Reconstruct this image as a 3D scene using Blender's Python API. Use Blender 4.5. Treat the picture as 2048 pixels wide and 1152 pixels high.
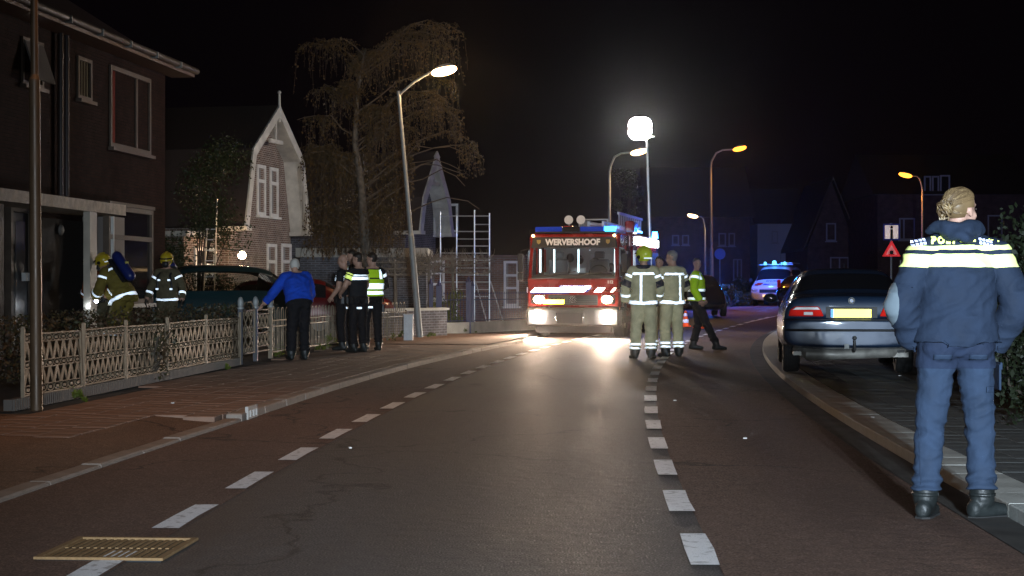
import bpy, bmesh, math, random
import numpy as np
from mathutils import Vector, Matrix, noise
from mathutils.bvhtree import BVHTree

rnd = random.Random(7)
for o in list(bpy.data.objects):
    bpy.data.objects.remove(o)
SC = bpy.context.scene
COL = SC.collection
V = Vector
PI = math.pi

# ------------------------------------------------------------------ camera
HC, F = 1.25, 3400.0
HAZE = .0002
cd = bpy.data.cameras.new('camera'); cam = bpy.data.objects.new('camera', cd); COL.objects.link(cam)
cam.location = (0, 0, HC); cam.rotation_euler = (PI / 2, 0, 0)
cd.sensor_width = 36; cd.lens = F / 2048 * 36; cd.shift_y = -2 / 2048
cd.clip_start = .1; cd.clip_end = 2000
SC.camera = cam
# ------------------------------------------------------------------ night sky (Sky Texture, sun far below the horizon) and exposure
W = bpy.data.worlds.new('World'); SC.world = W; W.use_nodes = True
wn = W.node_tree.nodes; wl = W.node_tree.links
bg = wn['Background']
sky = wn.new('ShaderNodeTexSky'); sky.sky_type = 'NISHITA'; sky.sun_disc = False
sky.sun_elevation = math.radians(-9); sky.sun_rotation = math.radians(200)
mx = wn.new('ShaderNodeMix'); mx.data_type = 'RGBA'; mx.inputs[0].default_value = .97
mx.inputs[7].default_value = (.03, .018, .03, 1)
wl.new(sky.outputs[0], mx.inputs[6]); wl.new(mx.outputs[2], bg.inputs[0])
bg.inputs[1].default_value = .04
SC.view_settings.view_transform = 'Standard'; SC.view_settings.look = 'None'
SC.view_settings.gamma = 1; SC.view_settings.exposure = 0; SC.view_settings.use_curve_mapping = False
SC.render.engine = 'CYCLES'
cy = SC.cycles
cy.use_denoising = True
try: cy.denoiser = 'OPENIMAGEDENOISE'
except Exception: pass
cy.max_bounces = 5; cy.diffuse_bounces = 2; cy.glossy_bounces = 3; cy.transmission_bounces = 4; cy.volume_bounces = 0
cy.transparent_max_bounces = 8
cy.sample_clamp_indirect = 3; cy.use_light_tree = True; cy.volume_step_rate = 5; cy.caustics_reflective = False; cy.caustics_refractive = False

def lamp(kind, name, loc, power, color, parent=None, radius=.08, aim=None, angle=None, blend=1.0):
    l = bpy.data.lights.new(name, kind); l.energy = power; l.color = color
    l.shadow_soft_size = radius
    o = bpy.data.objects.new(name, l); COL.objects.link(o); o.location = loc
    if parent: o.parent = parent
    if aim is not None:
        o.rotation_euler = (V(aim) - V(loc)).to_track_quat('-Z', 'Y').to_euler()
    if angle: l.spot_size = math.radians(angle); l.spot_blend = blend
    return o

# ------------------------------------------------------------------ projection helpers (photo pixel -> place at a known depth)
def gz(y):
    t = min(1, max(0, (y - 44) / 38)); return .36 * t * t * (3 - 2 * t)
def at(px, py, d): return V(((px - 1024) * d / F, d, HC + (574 - py) * d / F))
def xa(px, d): return (px - 1024) * d / F
def za(py, d): return HC + (574 - py) * d / F

# ------------------------------------------------------------------ materials
MATS = {}
def mat(name, col, rough=.6, metal=0, bump=None, var=None, spec=.5, coat=0, trans=0, ior=1.45, alpha=1, nscale=None):
    if name in MATS: return MATS[name]
    m = bpy.data.materials.new(name); m.use_nodes = True; nt = m.node_tree; n = nt.nodes; l = nt.links
    b = n['Principled BSDF']
    b.inputs['Base Color'].default_value = (*col, 1); b.inputs['Roughness'].default_value = rough
    b.inputs['Metallic'].default_value = metal; b.inputs['Specular IOR Level'].default_value = spec
    b.inputs['Coat Weight'].default_value = coat; b.inputs['Transmission Weight'].default_value = trans
    b.inputs['IOR'].default_value = ior
    tc = n.new('ShaderNodeTexCoord')
    if var:
        sc, am = var
        nz = n.new('ShaderNodeTexNoise'); nz.inputs['Scale'].default_value = sc; nz.inputs['Detail'].default_value = 5
        l.new(tc.outputs['Object'], nz.inputs['Vector'])
        r = n.new('ShaderNodeMapRange'); r.inputs[1].default_value = .3; r.inputs[2].default_value = .7
        r.inputs[3].default_value = 1 - am; r.inputs[4].default_value = 1 + am
        l.new(nz.outputs[0], r.inputs[0])
        mu = n.new('ShaderNodeVectorMath'); mu.operation = 'SCALE'; mu.inputs[0].default_value = col
        l.new(r.outputs[0], mu.inputs['Scale']); l.new(mu.outputs[0], b.inputs['Base Color'])
        r2 = n.new('ShaderNodeMapRange'); r2.inputs[1].default_value = .3; r2.inputs[2].default_value = .7
        r2.inputs[3].default_value = max(.02, rough - .1); r2.inputs[4].default_value = min(1, rough + .1)
        l.new(nz.outputs[0], r2.inputs[0]); l.new(r2.outputs[0], b.inputs['Roughness'])
    if bump:
        sc, st = bump
        nz = n.new('ShaderNodeTexNoise'); nz.inputs['Scale'].default_value = sc; nz.inputs['Detail'].default_value = 4
        l.new(tc.outputs['Object'], nz.inputs['Vector'])
        bp = n.new('ShaderNodeBump'); bp.inputs['Strength'].default_value = st; bp.inputs['Distance'].default_value = .01
        l.new(nz.outputs[0], bp.inputs['Height']); l.new(bp.outputs[0], b.inputs['Normal'])
    MATS[name] = m; return m

def glow(name, col, st):
    if name in MATS: return MATS[name]
    m = bpy.data.materials.new(name); m.use_nodes = True; n = m.node_tree.nodes
    n.clear(); e = n.new('ShaderNodeEmission'); e.inputs[0].default_value = (*col, 1); e.inputs[1].default_value = st
    o = n.new('ShaderNodeOutputMaterial'); m.node_tree.links.new(e.outputs[0], o.inputs[0])
    MATS[name] = m; return m

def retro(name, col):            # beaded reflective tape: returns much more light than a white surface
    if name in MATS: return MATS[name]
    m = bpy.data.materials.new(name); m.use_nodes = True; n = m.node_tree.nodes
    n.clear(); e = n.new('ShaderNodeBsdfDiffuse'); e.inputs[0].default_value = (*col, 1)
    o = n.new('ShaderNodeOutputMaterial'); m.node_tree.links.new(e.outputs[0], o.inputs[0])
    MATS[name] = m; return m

def brick_mat(name, c1, c2, mortar, bw=.21, bh=.062, gap=.006, rough=.85, bstr=.6):
    m = bpy.data.materials.new(name); m.use_nodes = True; nt = m.node_tree; n = nt.nodes; l = nt.links
    b = n['Principled BSDF']; b.inputs['Roughness'].default_value = rough; b.inputs['Specular IOR Level'].default_value = .1
    tc = n.new('ShaderNodeTexCoord'); sx = n.new('ShaderNodeSeparateXYZ'); l.new(tc.outputs['Object'], sx.inputs[0])
    ad = n.new('ShaderNodeMath'); l.new(sx.outputs[0], ad.inputs[0]); l.new(sx.outputs[1], ad.inputs[1])
    cx = n.new('ShaderNodeCombineXYZ'); l.new(ad.outputs[0], cx.inputs[0]); l.new(sx.outputs[2], cx.inputs[1])
    br = n.new('ShaderNodeTexBrick'); l.new(cx.outputs[0], br.inputs['Vector'])
    br.inputs['Color1'].default_value = (*c1, 1); br.inputs['Color2'].default_value = (*c2, 1); br.inputs['Mortar'].default_value = (*mortar, 1)
    br.inputs['Scale'].default_value = 1; br.inputs['Mortar Size'].default_value = gap
    br.inputs['Brick Width'].default_value = bw; br.inputs['Row Height'].default_value = bh; br.inputs['Bias'].default_value = 0
    nz = n.new('ShaderNodeTexNoise'); nz.inputs['Scale'].default_value = 3; nz.inputs['Detail'].default_value = 6
    l.new(tc.outputs['Object'], nz.inputs['Vector'])
    mm = n.new('ShaderNodeMapRange'); mm.inputs[1].default_value = .3; mm.inputs[2].default_value = .7; mm.inputs[3].default_value = .7; mm.inputs[4].default_value = 1.25
    l.new(nz.outputs[0], mm.inputs[0])
    sc = n.new('ShaderNodeVectorMath'); sc.operation = 'SCALE'; l.new(br.outputs[0], sc.inputs[0]); l.new(mm.outputs[0], sc.inputs['Scale'])
    l.new(sc.outputs[0], b.inputs['Base Color'])
    bp = n.new('ShaderNodeBump'); bp.inputs['Strength'].default_value = bstr; bp.inputs['Distance'].default_value = .012; bp.invert = True
    l.new(br.outputs['Fac'], bp.inputs['Height']); l.new(bp.outputs[0], b.inputs['Normal'])
    MATS[name] = m; return m

def asphalt(name, base, rough=.5, spec=.5, cracks=True):
    m = bpy.data.materials.new(name); m.use_nodes = True; nt = m.node_tree; n = nt.nodes; l = nt.links
    b = n['Principled BSDF']; b.inputs['Specular IOR Level'].default_value = spec
    tc = n.new('ShaderNodeTexCoord')
    f = n.new('ShaderNodeTexNoise'); f.inputs['Scale'].default_value = 95; f.inputs['Detail'].default_value = 2; l.new(tc.outputs['Object'], f.inputs['Vector'])
    g = n.new('ShaderNodeTexNoise'); g.inputs['Scale'].default_value = .7; g.inputs['Detail'].default_value = 7; g.inputs['Roughness'].default_value = .65
    mp = n.new('ShaderNodeMapping'); mp.inputs['Scale'].default_value = (1.6, .35, 1); l.new(tc.outputs['Object'], mp.inputs[0]); l.new(mp.outputs[0], g.inputs['Vector'])
    h = n.new('ShaderNodeTexNoise'); h.inputs['Scale'].default_value = 9; h.inputs['Detail'].default_value = 5; l.new(tc.outputs['Object'], h.inputs['Vector'])
    def mr(src, lo, hi, a=.3, c=.7):
        r = n.new('ShaderNodeMapRange'); r.inputs[1].default_value = a; r.inputs[2].default_value = c; r.inputs[3].default_value = lo; r.inputs[4].default_value = hi
        l.new(src, r.inputs[0]); return r.outputs[0]
    def mul(a, c):
        k = n.new('ShaderNodeMath'); k.operation = 'MULTIPLY'; l.new(a, k.inputs[0]); l.new(c, k.inputs[1]); return k.outputs[0]
    fac = mul(mul(mr(f.outputs[0], .45, 1.75), mr(g.outputs[0], .72, 1.28)), mr(h.outputs[0], .85, 1.15))
    vs = n.new('ShaderNodeVectorMath'); vs.operation = 'SCALE'; vs.inputs[0].default_value = base; l.new(fac, vs.inputs['Scale'])
    nd = n.new('ShaderNodeTexNoise'); nd.inputs['Scale'].default_value = 1.1; nd.inputs['Detail'].default_value = 4; l.new(tc.outputs['Object'], nd.inputs['Vector'])
    mv = n.new('ShaderNodeVectorMath'); mv.operation = 'MULTIPLY_ADD'; mv.inputs[1].default_value = (1.6, 1.6, 0); l.new(nd.outputs['Color'], mv.inputs[0]); l.new(tc.outputs['Object'], mv.inputs[2])
    vo = n.new('ShaderNodeTexVoronoi'); vo.feature = 'DISTANCE_TO_EDGE'; vo.inputs['Scale'].default_value = .22; l.new(mv.outputs[0], vo.inputs['Vector'])
    v2 = n.new('ShaderNodeVectorMath'); v2.operation = 'SCALE'; l.new(vs.outputs[0], v2.inputs[0]); l.new(mr(vo.outputs['Distance'], .35, 1, .001, .006) if cracks else mr(vo.outputs['Distance'], 1, 1), v2.inputs['Scale'])
    l.new(v2.outputs[0], b.inputs['Base Color'])
    l.new(mul(mr(g.outputs[0], rough - .05, rough + .1), mr(f.outputs[0], 1.15, .55, .45, .78)), b.inputs['Roughness'])
    bp = n.new('ShaderNodeBump'); bp.inputs['Strength'].default_value = .55; bp.inputs['Distance'].default_value = .006
    l.new(f.outputs[0], bp.inputs['Height'])
    bp2 = n.new('ShaderNodeBump'); bp2.inputs['Strength'].default_value = .35; bp2.inputs['Distance'].default_value = .02
    l.new(h.outputs[0], bp2.inputs['Height']); l.new(bp.outputs[0], bp2.inputs['Normal']); l.new(bp2.outputs[0], b.inputs['Normal'])
    MATS[name] = m; return m

def leaf_mat(name, c, c2, trl=.3):
    m = bpy.data.materials.new(name); m.use_nodes = True; nt = m.node_tree; n = nt.nodes; l = nt.links
    b = n['Principled BSDF']; b.inputs['Roughness'].default_value = .55
    tc = n.new('ShaderNodeTexCoord'); nz = n.new('ShaderNodeTexNoise'); nz.inputs['Scale'].default_value = 3; nz.inputs['Detail'].default_value = 8
    l.new(tc.outputs['Object'], nz.inputs['Vector'])
    mx = n.new('ShaderNodeMix'); mx.data_type = 'RGBA'; mx.inputs[6].default_value = (*c, 1); mx.inputs[7].default_value = (*c2, 1)
    r = n.new('ShaderNodeMapRange'); r.inputs[1].default_value = .35; r.inputs[2].default_value = .65; l.new(nz.outputs[0], r.inputs[0]); l.new(r.outputs[0], mx.inputs[0])
    l.new(mx.outputs[2], b.inputs['Base Color'])
    t = n.new('ShaderNodeBsdfTranslucent'); l.new(mx.outputs[2], t.inputs[0])
    ms = n.new('ShaderNodeMixShader'); ms.inputs[0].default_value = trl
    l.new(b.outputs[0], ms.inputs[1]); l.new(t.outputs[0], ms.inputs[2]); l.new(ms.outputs[0], n['Material Output'].inputs[0])
    MATS[name] = m; return m

# ------------------------------------------------------------------ object helpers
def thing(name, label, cat, loc=(0, 0, 0), rz=0, group=None):
    o = bpy.data.objects.new(name, None); COL.objects.link(o); o.empty_display_size = .1
    o.location = loc; o.rotation_euler = (0, 0, rz); o['label'] = label; o['category'] = cat
    if group: o['group'] = group
    return o
def tag(o, label=None, cat=None, group=None, kind=None):
    if label: o['label'] = label
    if cat: o['category'] = cat
    if group: o['group'] = group
    if kind: o['kind'] = kind
    return o
def link_mesh(name, me, m=None, parent=None):
    o = bpy.data.objects.new(name, me); COL.objects.link(o)
    if m is not None:
        for q in (m if isinstance(m, (list, tuple)) else [m]): me.materials.append(q)
    if parent: o.parent = parent
    return o
def inst(name, me, parent, loc, rz=0, sc=None):
    o = bpy.data.objects.new(name, me); COL.objects.link(o); o.parent = parent
    o.location = loc; o.rotation_euler = (0, 0, rz) if not isinstance(rz, tuple) else rz
    if sc: o.scale = sc
    return o
def copy_tree(o, parent=None):
    c = o.copy(); COL.objects.link(c)
    if parent: c.parent = parent
    for ch in [q for q in o.children]: copy_tree(ch, c)
    return c

class MB:
    def __init__(s): s.bm = bmesh.new()
    def _new(s, r, M): bmesh.ops.transform(s.bm, matrix=M, verts=r['verts']); return r['verts']
    def box(s, c, d, rz=0, rot=None):
        M = Matrix.Translation(V(c)) @ (rot.to_4x4() if rot else Matrix.Rotation(rz, 4, 'Z')) @ Matrix.Diagonal((*d, 1))
        s._new(bmesh.ops.create_cube(s.bm, size=1), M); return s
    def lohi(s, a, b): a = V(a); b = V(b); return s.box((a + b) / 2, [abs(q) for q in (b - a)])
    def cyl(s, a, b, r1, r2=None, n=12, cap=True):
        a = V(a); b = V(b); d = b - a
        if d.length < 1e-6: return s
        M = Matrix.Translation((a + b) / 2) @ d.to_track_quat('Z', 'Y').to_matrix().to_4x4()
        s._new(bmesh.ops.create_cone(s.bm, cap_ends=cap, segments=n, radius1=r1, radius2=r1 if r2 is None else r2, depth=d.length), M); return s
    def sph(s, c, r, n=12, rot=None):
        r = (r, r, r) if isinstance(r, (int, float)) else r
        M = Matrix.Translation(V(c)) @ (rot.to_4x4() if rot else Matrix()) @ Matrix.Diagonal((*r, 1))
        s._new(bmesh.ops.create_uvsphere(s.bm, u_segments=n, v_segments=max(4, n * 2 // 3), radius=1), M); return s
    def tube(s, pts, r, n=6):
        pts = [V(p) for p in pts]; rs = r if isinstance(r, (list, tuple)) else [r] * len(pts)
        rings = []; up = None
        for i, p in enumerate(pts):
            t = (pts[min(i + 1, len(pts) - 1)] - pts[max(i - 1, 0)])
            t = t.normalized() if t.length > 1e-9 else V((0, 0, 1))
            if up is None: up = t.orthogonal().normalized()
            up = (up - t * up.dot(t)); up = up.normalized() if up.length > 1e-6 else t.orthogonal().normalized()
            bi = t.cross(up)
            rings.append([s.bm.verts.new(p + (up * math.cos(2 * PI * k / n) + bi * math.sin(2 * PI * k / n)) * rs[i]) for k in range(n)])
        for a, b in zip(rings, rings[1:]):
            for k in range(n): s.bm.faces.new((a[k], a[(k + 1) % n], b[(k + 1) % n], b[k]))
        if n > 2:
            s.bm.faces.new(rings[0][::-1]); s.bm.faces.new(rings[-1])
        return s
    def prism(s, poly, e, M=None):      # polygon in (x,z), extruded from y=0 to y=e
        M = M or Matrix()
        a = [s.bm.verts.new(M @ V((x, 0, z))) for x, z in poly]; b = [s.bm.verts.new(M @ V((x, e, z))) for x, z in poly]
        s.bm.faces.new(a); s.bm.faces.new(b[::-1]); n = len(poly)
        for k in range(n): s.bm.faces.new((a[k], b[k], b[(k + 1) % n], a[(k + 1) % n]))
        return s
    def frame(s, a, b, w, d, bars=()):     # rectangular frame in xz from a=(x0,z0) to b=(x1,z1), width w, y from d[0] to d[1]
        (x0, z0), (x1, z1) = a, b
        s.lohi((x0, d[0], z0), (x0 + w, d[1], z1)); s.lohi((x1 - w, d[0], z0), (x1, d[1], z1))
        s.lohi((x0 + w, d[0], z0), (x1 - w, d[1], z0 + w)); s.lohi((x0 + w, d[0], z1 - w), (x1 - w, d[1], z1))
        for k, v in bars:
            if k == 'v': s.lohi((v - w / 2, d[0] + .003, z0 + w), (v + w / 2, d[1] - .003, z1 - w))
            else: s.lohi((x0 + w, d[0] + .003, v - w / 2), (x1 - w, d[1] - .003, v + w / 2))
        return s
    def ngon(s, pts): s.bm.faces.new([s.bm.verts.new(V(p)) for p in pts]); return s
    def build(s, name, m, parent=None, smooth=None, bevel=0, sub=0, loc=None):
        if bevel:
            bmesh.ops.bevel(s.bm, geom=s.bm.edges[:], offset=bevel, segments=1, affect='EDGES', clamp_overlap=True)
        bmesh.ops.recalc_face_normals(s.bm, faces=s.bm.faces[:])
        me = bpy.data.meshes.new(name); s.bm.to_mesh(me); s.bm.free()
        if smooth:
            me.polygons.foreach_set('use_smooth', [True] * len(me.polygons)); me.set_sharp_from_angle(angle=math.radians(smooth))
        o = link_mesh(name, me, m, parent)
        if sub:
            md = o.modifiers.new('s', 'SUBSURF'); md.levels = sub; md.render_levels = sub
        if loc: o.location = loc
        return o

def text_obj(name, s, size, m, parent, M, extrude=.002, bold=0, shear=0, sx=1):
    c = bpy.data.curves.new(name, 'FONT'); c.body = s; c.size = size; c.align_x = 'CENTER'; c.align_y = 'CENTER'
    c.extrude = extrude; c.offset = bold; c.shear = shear; c.resolution_u = 3
    t = bpy.data.objects.new(name, c); COL.objects.link(t)
    dg = bpy.context.evaluated_depsgraph_get(); me = bpy.data.meshes.new_from_object(t.evaluated_get(dg))
    bpy.data.objects.remove(t); bpy.data.curves.remove(c)
    me.materials.clear()
    me.transform(M @ Matrix.Diagonal((sx, 1, 1, 1)))
    return link_mesh(name, me, m, parent)
# text plane facing -Y (towards the camera): x stays x, y -> z
FRONT = Matrix(((1, 0, 0, 0), (0, 0, -1, 0), (0, 1, 0, 0), (0, 0, 0, 1)))

def leaves(name, pts, size, m, parent=None, seed=1, up=.3, droop=False, aspect=.55):
    r = np.random.default_rng(seed); P = np.array(pts, dtype=float); n = len(P)
    a = r.normal(size=(n, 3)); 
    if droop: a[:, 2] = -abs(a[:, 2]) * 2.2
    a /= np.linalg.norm(a, axis=1)[:, None]
    b = np.cross(a, r.normal(size=(n, 3))); b /= np.linalg.norm(b, axis=1)[:, None]
    s = size * r.uniform(.6, 1.35, n)[:, None]
    v = np.stack([P, P + a * s * .5 + b * s * aspect * .5, P + a * s, P + a * s * .5 - b * s * aspect * .5], 1).reshape(-1, 3)
    me = bpy.data.meshes.new(name); me.vertices.add(4 * n); me.vertices.foreach_set('co', v.ravel())
    me.loops.add(4 * n); me.loops.foreach_set('vertex_index', np.arange(4 * n, dtype=np.int32))
    me.polygons.add(n); me.polygons.foreach_set('loop_start', np.arange(0, 4 * n, 4, dtype=np.int32))
    me.update(calc_edges=True); me.validate()
    return link_mesh(name, me, m, parent)

def worn_paint():
    m = mat('road_paint', (.78, .77, .78), .55, bump=(90, .35)); n = m.node_tree.nodes; l = m.node_tree.links; b = n['Principled BSDF']
    tc = n.new('ShaderNodeTexCoord'); out = None; mxs = []
    for sc, lo, hi in ((16, .56, .64), (120, .58, .68)):
        z = n.new('ShaderNodeTexNoise'); z.inputs['Scale'].default_value = sc; z.inputs['Detail'].default_value = 6; l.new(tc.outputs['Object'], z.inputs['Vector'])
        r = n.new('ShaderNodeMapRange'); r.inputs[1].default_value = lo; r.inputs[2].default_value = hi; l.new(z.outputs[0], r.inputs[0]); mxs.append(r.outputs[0])
    ml = n.new('ShaderNodeMath'); ml.operation = 'MAXIMUM'; l.new(mxs[0], ml.inputs[0]); l.new(mxs[1], ml.inputs[1])
    m2 = n.new('ShaderNodeMath'); m2.operation = 'MULTIPLY'; m2.inputs[1].default_value = .6; l.new(ml.outputs[0], m2.inputs[0])
    mx = n.new('ShaderNodeMix'); mx.data_type = 'RGBA'; mx.inputs[6].default_value = (.78, .77, .78, 1); mx.inputs[7].default_value = (.16, .14, .13, 1); l.new(m2.outputs[0], mx.inputs[0])
    l.new(mx.outputs[2], b.inputs['Base Color']); return m

# ------------------------------------------------------------------ shared materials
M_ = {}
def G(): return M_
M_.update(
 asph=asphalt('asphalt_grey', (.056, .046, .042), .62, .42), red=asphalt('asphalt_red', (.105, .06, .043), .8, .25),
 brown=asphalt('asphalt_brown', (.13, .078, .05), .8, .25),
 paint=worn_paint(), paint0=mat('road_paint_plain', (.78, .77, .78), .5, bump=(90, .35), var=(22, .22)),
 earth=mat('earth', (.025, .02, .014), .95, bump=(12, .6), var=(2, .3)),
 joint=mat('joint_sand', (.02, .017, .014), .95, bump=(40, .5)),
 tileL=mat('tile_brown', (.17, .1, .068), .75, bump=(60, .4), var=(2.2, .45)),
 tileR=mat('tile_grey', (.11, .115, .112), .85, bump=(60, .4), var=(2.5, .3), spec=.2),
 kerb=mat('kerb_concrete', (.24, .19, .155), .75, bump=(50, .5), var=(5, .25)),
 band=mat('band_concrete', (.46, .46, .42), .8, bump=(50, .45), var=(3, .2)),
 steel=mat('galvanised', (.3, .31, .3), .6, .3, var=(6, .15)), polebrown=mat('pole_brown', (.09, .055, .03), .45, .2, var=(5, .2)),
 alu=mat('aluminium', (.75, .76, .78), .3, .9), black=mat('black_plastic', (.012, .012, .013), .5), rubber=mat('rubber', (.02, .02, .02), .8, bump=(30, .4)),
 white=mat('white_paint', (.72, .7, .66), .55, var=(6, .1), bump=(20, .1)), cream=mat('cream_paint', (.5, .44, .36), .5, var=(5, .12)),
 offw=mat('bargeboard_white', (.6, .57, .5), .55, var=(3, .2), bump=(12, .2)),
 glass=mat('dark_glass', (.012, .013, .016), .06, spec=.7), glassb=mat('house_glass', (.02, .018, .02), .08, spec=.8),
 roof=mat('roof_tiles', (.05, .035, .03), .7, bump=(9, .5)),
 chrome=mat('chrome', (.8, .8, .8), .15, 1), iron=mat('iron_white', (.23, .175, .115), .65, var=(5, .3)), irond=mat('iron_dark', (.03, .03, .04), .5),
 ironb=mat('iron_blue', (.03, .035, .1), .5), wood=mat('brown_wood', (.1, .05, .03), .5),
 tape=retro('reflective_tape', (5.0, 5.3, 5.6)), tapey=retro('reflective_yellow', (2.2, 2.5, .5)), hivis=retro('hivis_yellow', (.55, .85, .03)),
)
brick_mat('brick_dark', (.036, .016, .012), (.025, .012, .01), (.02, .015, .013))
brick_mat('brick_gable', (.19, .115, .085), (.135, .085, .066), (.36, .32, .28), gap=.011)
brick_mat('brick_annex', (.15, .13, .13), (.11, .10, .105), (.22, .22, .24), gap=.012)
brick_mat('brick_red', (.2, .09, .06), (.14, .07, .05), (.2, .17, .15), gap=.011)
# ================================================================== road geometry
RD = np.array([8.06, 9.88, 11.7, 13.6, 15.5, 17.35, 19.4, 21.4, 23.2, 27.1, 29.5, 31.5, 37.6, 42.9, 49.4, 53.1])
RX = np.array([.89, .965, 1.05, 1.16, 1.29, 1.42, 1.58, 1.76, 1.94, 2.34, 2.62, 2.88, 3.83, 4.78, 6.12, 7.06])
pc = np.polyfit(RD, RX, 4)
def rx(d):
    if d < 8: return float(np.polyval(pc, 8) + (d - 8) * .045)
    if d > 54:
        b = float(np.polyval(pc, 54)); e = d - 54; return b + .25 * e + .0028 * e * e
    return float(np.polyval(pc, d))
def rpt(d, off, z=0):       # point at road station d, lateral offset off (negative: left)
    s = (rx(d + .3) - rx(d - .3)) / .6; n = math.hypot(1, s)
    y = d - off * s / n
    return V((rx(d) + off / n, y, z + gz(y)))
def rdir(d): return math.atan2(-(rx(d + .3) - rx(d - .3)) / .6, 1)     # z-rotation whose +Y runs along the road
def strip(name, d0, d1, o0, o1, z, m, step=1.0, kind='structure', parent=None):
    b = MB(); n = int((d1 - d0) / step); prev = None
    f0 = o0 if callable(o0) else (lambda d: o0); f1 = o1 if callable(o1) else (lambda d: o1)
    for i in range(n + 1):
        d = d0 + (d1 - d0) * i / n
        cur = (b.bm.verts.new(rpt(d, f0(d), z)), b.bm.verts.new(rpt(d, f1(d), z)))
        if prev: b.bm.faces.new((prev[0], prev[1], cur[1], cur[0]))
        prev = cur
    o = b.build(name, m, parent)
    if kind: o['kind'] = kind
    return o
def ko(d): return -float(np.interp(d, [0, 9.9, 15.6, 20.3, 25.3, 29.7, 37.3, 41, 46, 70, 130], [3.95, 3.93, 3.82, 3.82, 3.80, 3.72, 3.6, 3.9, 4.1, 4.2, 4.2]))
# base ground sheet out to the horizon
b = MB(); ys = [-40, -10, 0, 10, 20, 30, 40, 44, 50, 56, 62, 68, 74, 82, 100, 160, 500, 1500]; xs = [-900, -200, -60, -20, 0, 20, 60, 200, 900]
g = [[b.bm.verts.new((x, y, gz(y) - .03)) for x in xs] for y in ys]
for i in range(len(ys) - 1):
    for j in range(len(xs) - 1): b.bm.faces.new((g[i][j], g[i][j + 1], g[i + 1][j + 1], g[i + 1][j]))
tag(b.build('ground', M_['earth']), kind='structure')
strip('road', -12, 150, lambda d: ko(d) - .05, 1.75, 0, M_['asph'], .8)
strip('cycle_lane', -12, 150, lambda d: ko(d) + .02, -2.62, .004, M_['red'], .8)
strip('cycle_lane', -12, 150, .06, 1.5, .004, M_['red'], .8)
strip('gutter', -12, 60, 1.5, 1.74, .008, brick_mat('gutter_brick', (.24, .21, .18), (.18, .16, .14), (.07, .065, .06), bw=.2, bh=.1, gap=.01), .8)
# painted dashes: every dash is a piece of its own
marks = []
def dash(d0, d1, off, w):
    b = MB(); n = 2; prev = None; j = [rnd.uniform(-.006, .006) for _ in range(6)]
    for i in range(n + 1):
        d = d0 + (d1 - d0) * i / n
        cur = (b.bm.verts.new(rpt(d, off - w / 2 + j[i], .009)), b.bm.verts.new(rpt(d, off + w / 2 + j[i + 3], .009)))
        if prev: b.bm.faces.new((prev[0], prev[1], cur[1], cur[0]))
        prev = cur
    return b
lm = tag(bpy.data.objects.new('road_marking', None), kind='structure'); COL.objects.link(lm)
for k in range(-3, 30):
    d0 = 7.60 + k * 1.825; dash(d0, d0 + .965, 0, .135).build('dash', M_['paint'], lm)
for k in range(-2, 22):
    d0 = 6.92 + k * 1.70 if k < 0 else 6.92 + k * 1.705; dash(d0 + .02, d0 + .96, -2.70, .135).build('dash', M_['paint'], lm)
dash(56, 80, 0, .1).build('dash', M_['paint'], lm)

# ---------------- left pavement: base, kerb stones, tiles
PAVZ = .075
def kl(d): return ko(d)
pav = strip('pavement', -12, 60, lambda d: ko(d) - 9.5, lambda d: ko(d) - (.13 if d > 15 else .75), PAVZ - .02, M_['joint'], 1)
pb = MB(); prev = None
for i in range(28):
    d = -12 + i * 1.012; cur = [pb.bm.verts.new(rpt(d, ko(d) - q, z)) for q, z in ((4.2, PAVZ - .004), (.8, PAVZ - .004), (.12, PAVZ - .055))]
    if prev:
        for k in (0, 1): pb.bm.faces.new((prev[k], prev[k + 1], cur[k + 1], cur[k]))
    prev = cur
tag(pb.build('pavement_patch', M_['brown']), kind='structure')
strip('driveway', 34, 41.5, lambda d: ko(d) - 4.5, lambda d: ko(d) - .15, PAVZ + .012, brick_mat('driveway_brick', (.2, .13, .1), (.15, .1, .08), (.05, .04, .03), bw=.2, bh=.1, gap=.01), 1)
def stone_mesh(name, lx, ly, lz, m, bev=.01):
    b = MB(); b.box((0, 0, -lz / 2), (lx, ly, lz)); bmesh.ops.bevel(b.bm, geom=[e for e in b.bm.edges if all(v.co.z > -.001 for v in e.verts)], offset=bev, segments=1, affect='EDGES')
    me = bpy.data.meshes.new(name); b.bm.to_mesh(me); b.bm.free(); me.materials.append(m); return me
km = stone_mesh('kerb_stone', .15, .994, .2, M_['kerb'], .012)
kerb = tag(bpy.data.objects.new('kerb', None), kind='structure'); COL.objects.link(kerb)
for k in range(46):
    d = -3 + k * 1.0
    if 15.45 < d < 16.3: pass
    p = rpt(d, ko(d) - .055, PAVZ + rnd.uniform(-.006, .006))
    if 37.5 < d < 43: p.z -= .05
    if d < 15.3: p.z -= .045
    o = inst('kerb_stone', km, kerb, p, rdir(d) + (ko(d + .5) - ko(d - .5)) * -1 + rnd.uniform(-.006, .006))
tm = stone_mesh('tile', .292, .292, .05, M_['tileL'], .006)
rest = MB(); cand = []
for i in range(92):
    d = 13.2 + i * .3
    if d > 34: break
    for j in range(9):
        off = ko(d) - .29 - j * .3
        p = rpt(d + (.15 if j % 2 else 0), off, PAVZ)
        if p.x < -5.6 + .065 * p.y or (j < 2 and d < 15.2): continue
        cand.append((p + V((0, 0, rnd.uniform(-.0015, .0015))), rdir(d), (rnd.uniform(-.005, .005), rnd.uniform(-.005, .005))))
cand.sort(key=lambda c: c[0].y)
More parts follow.
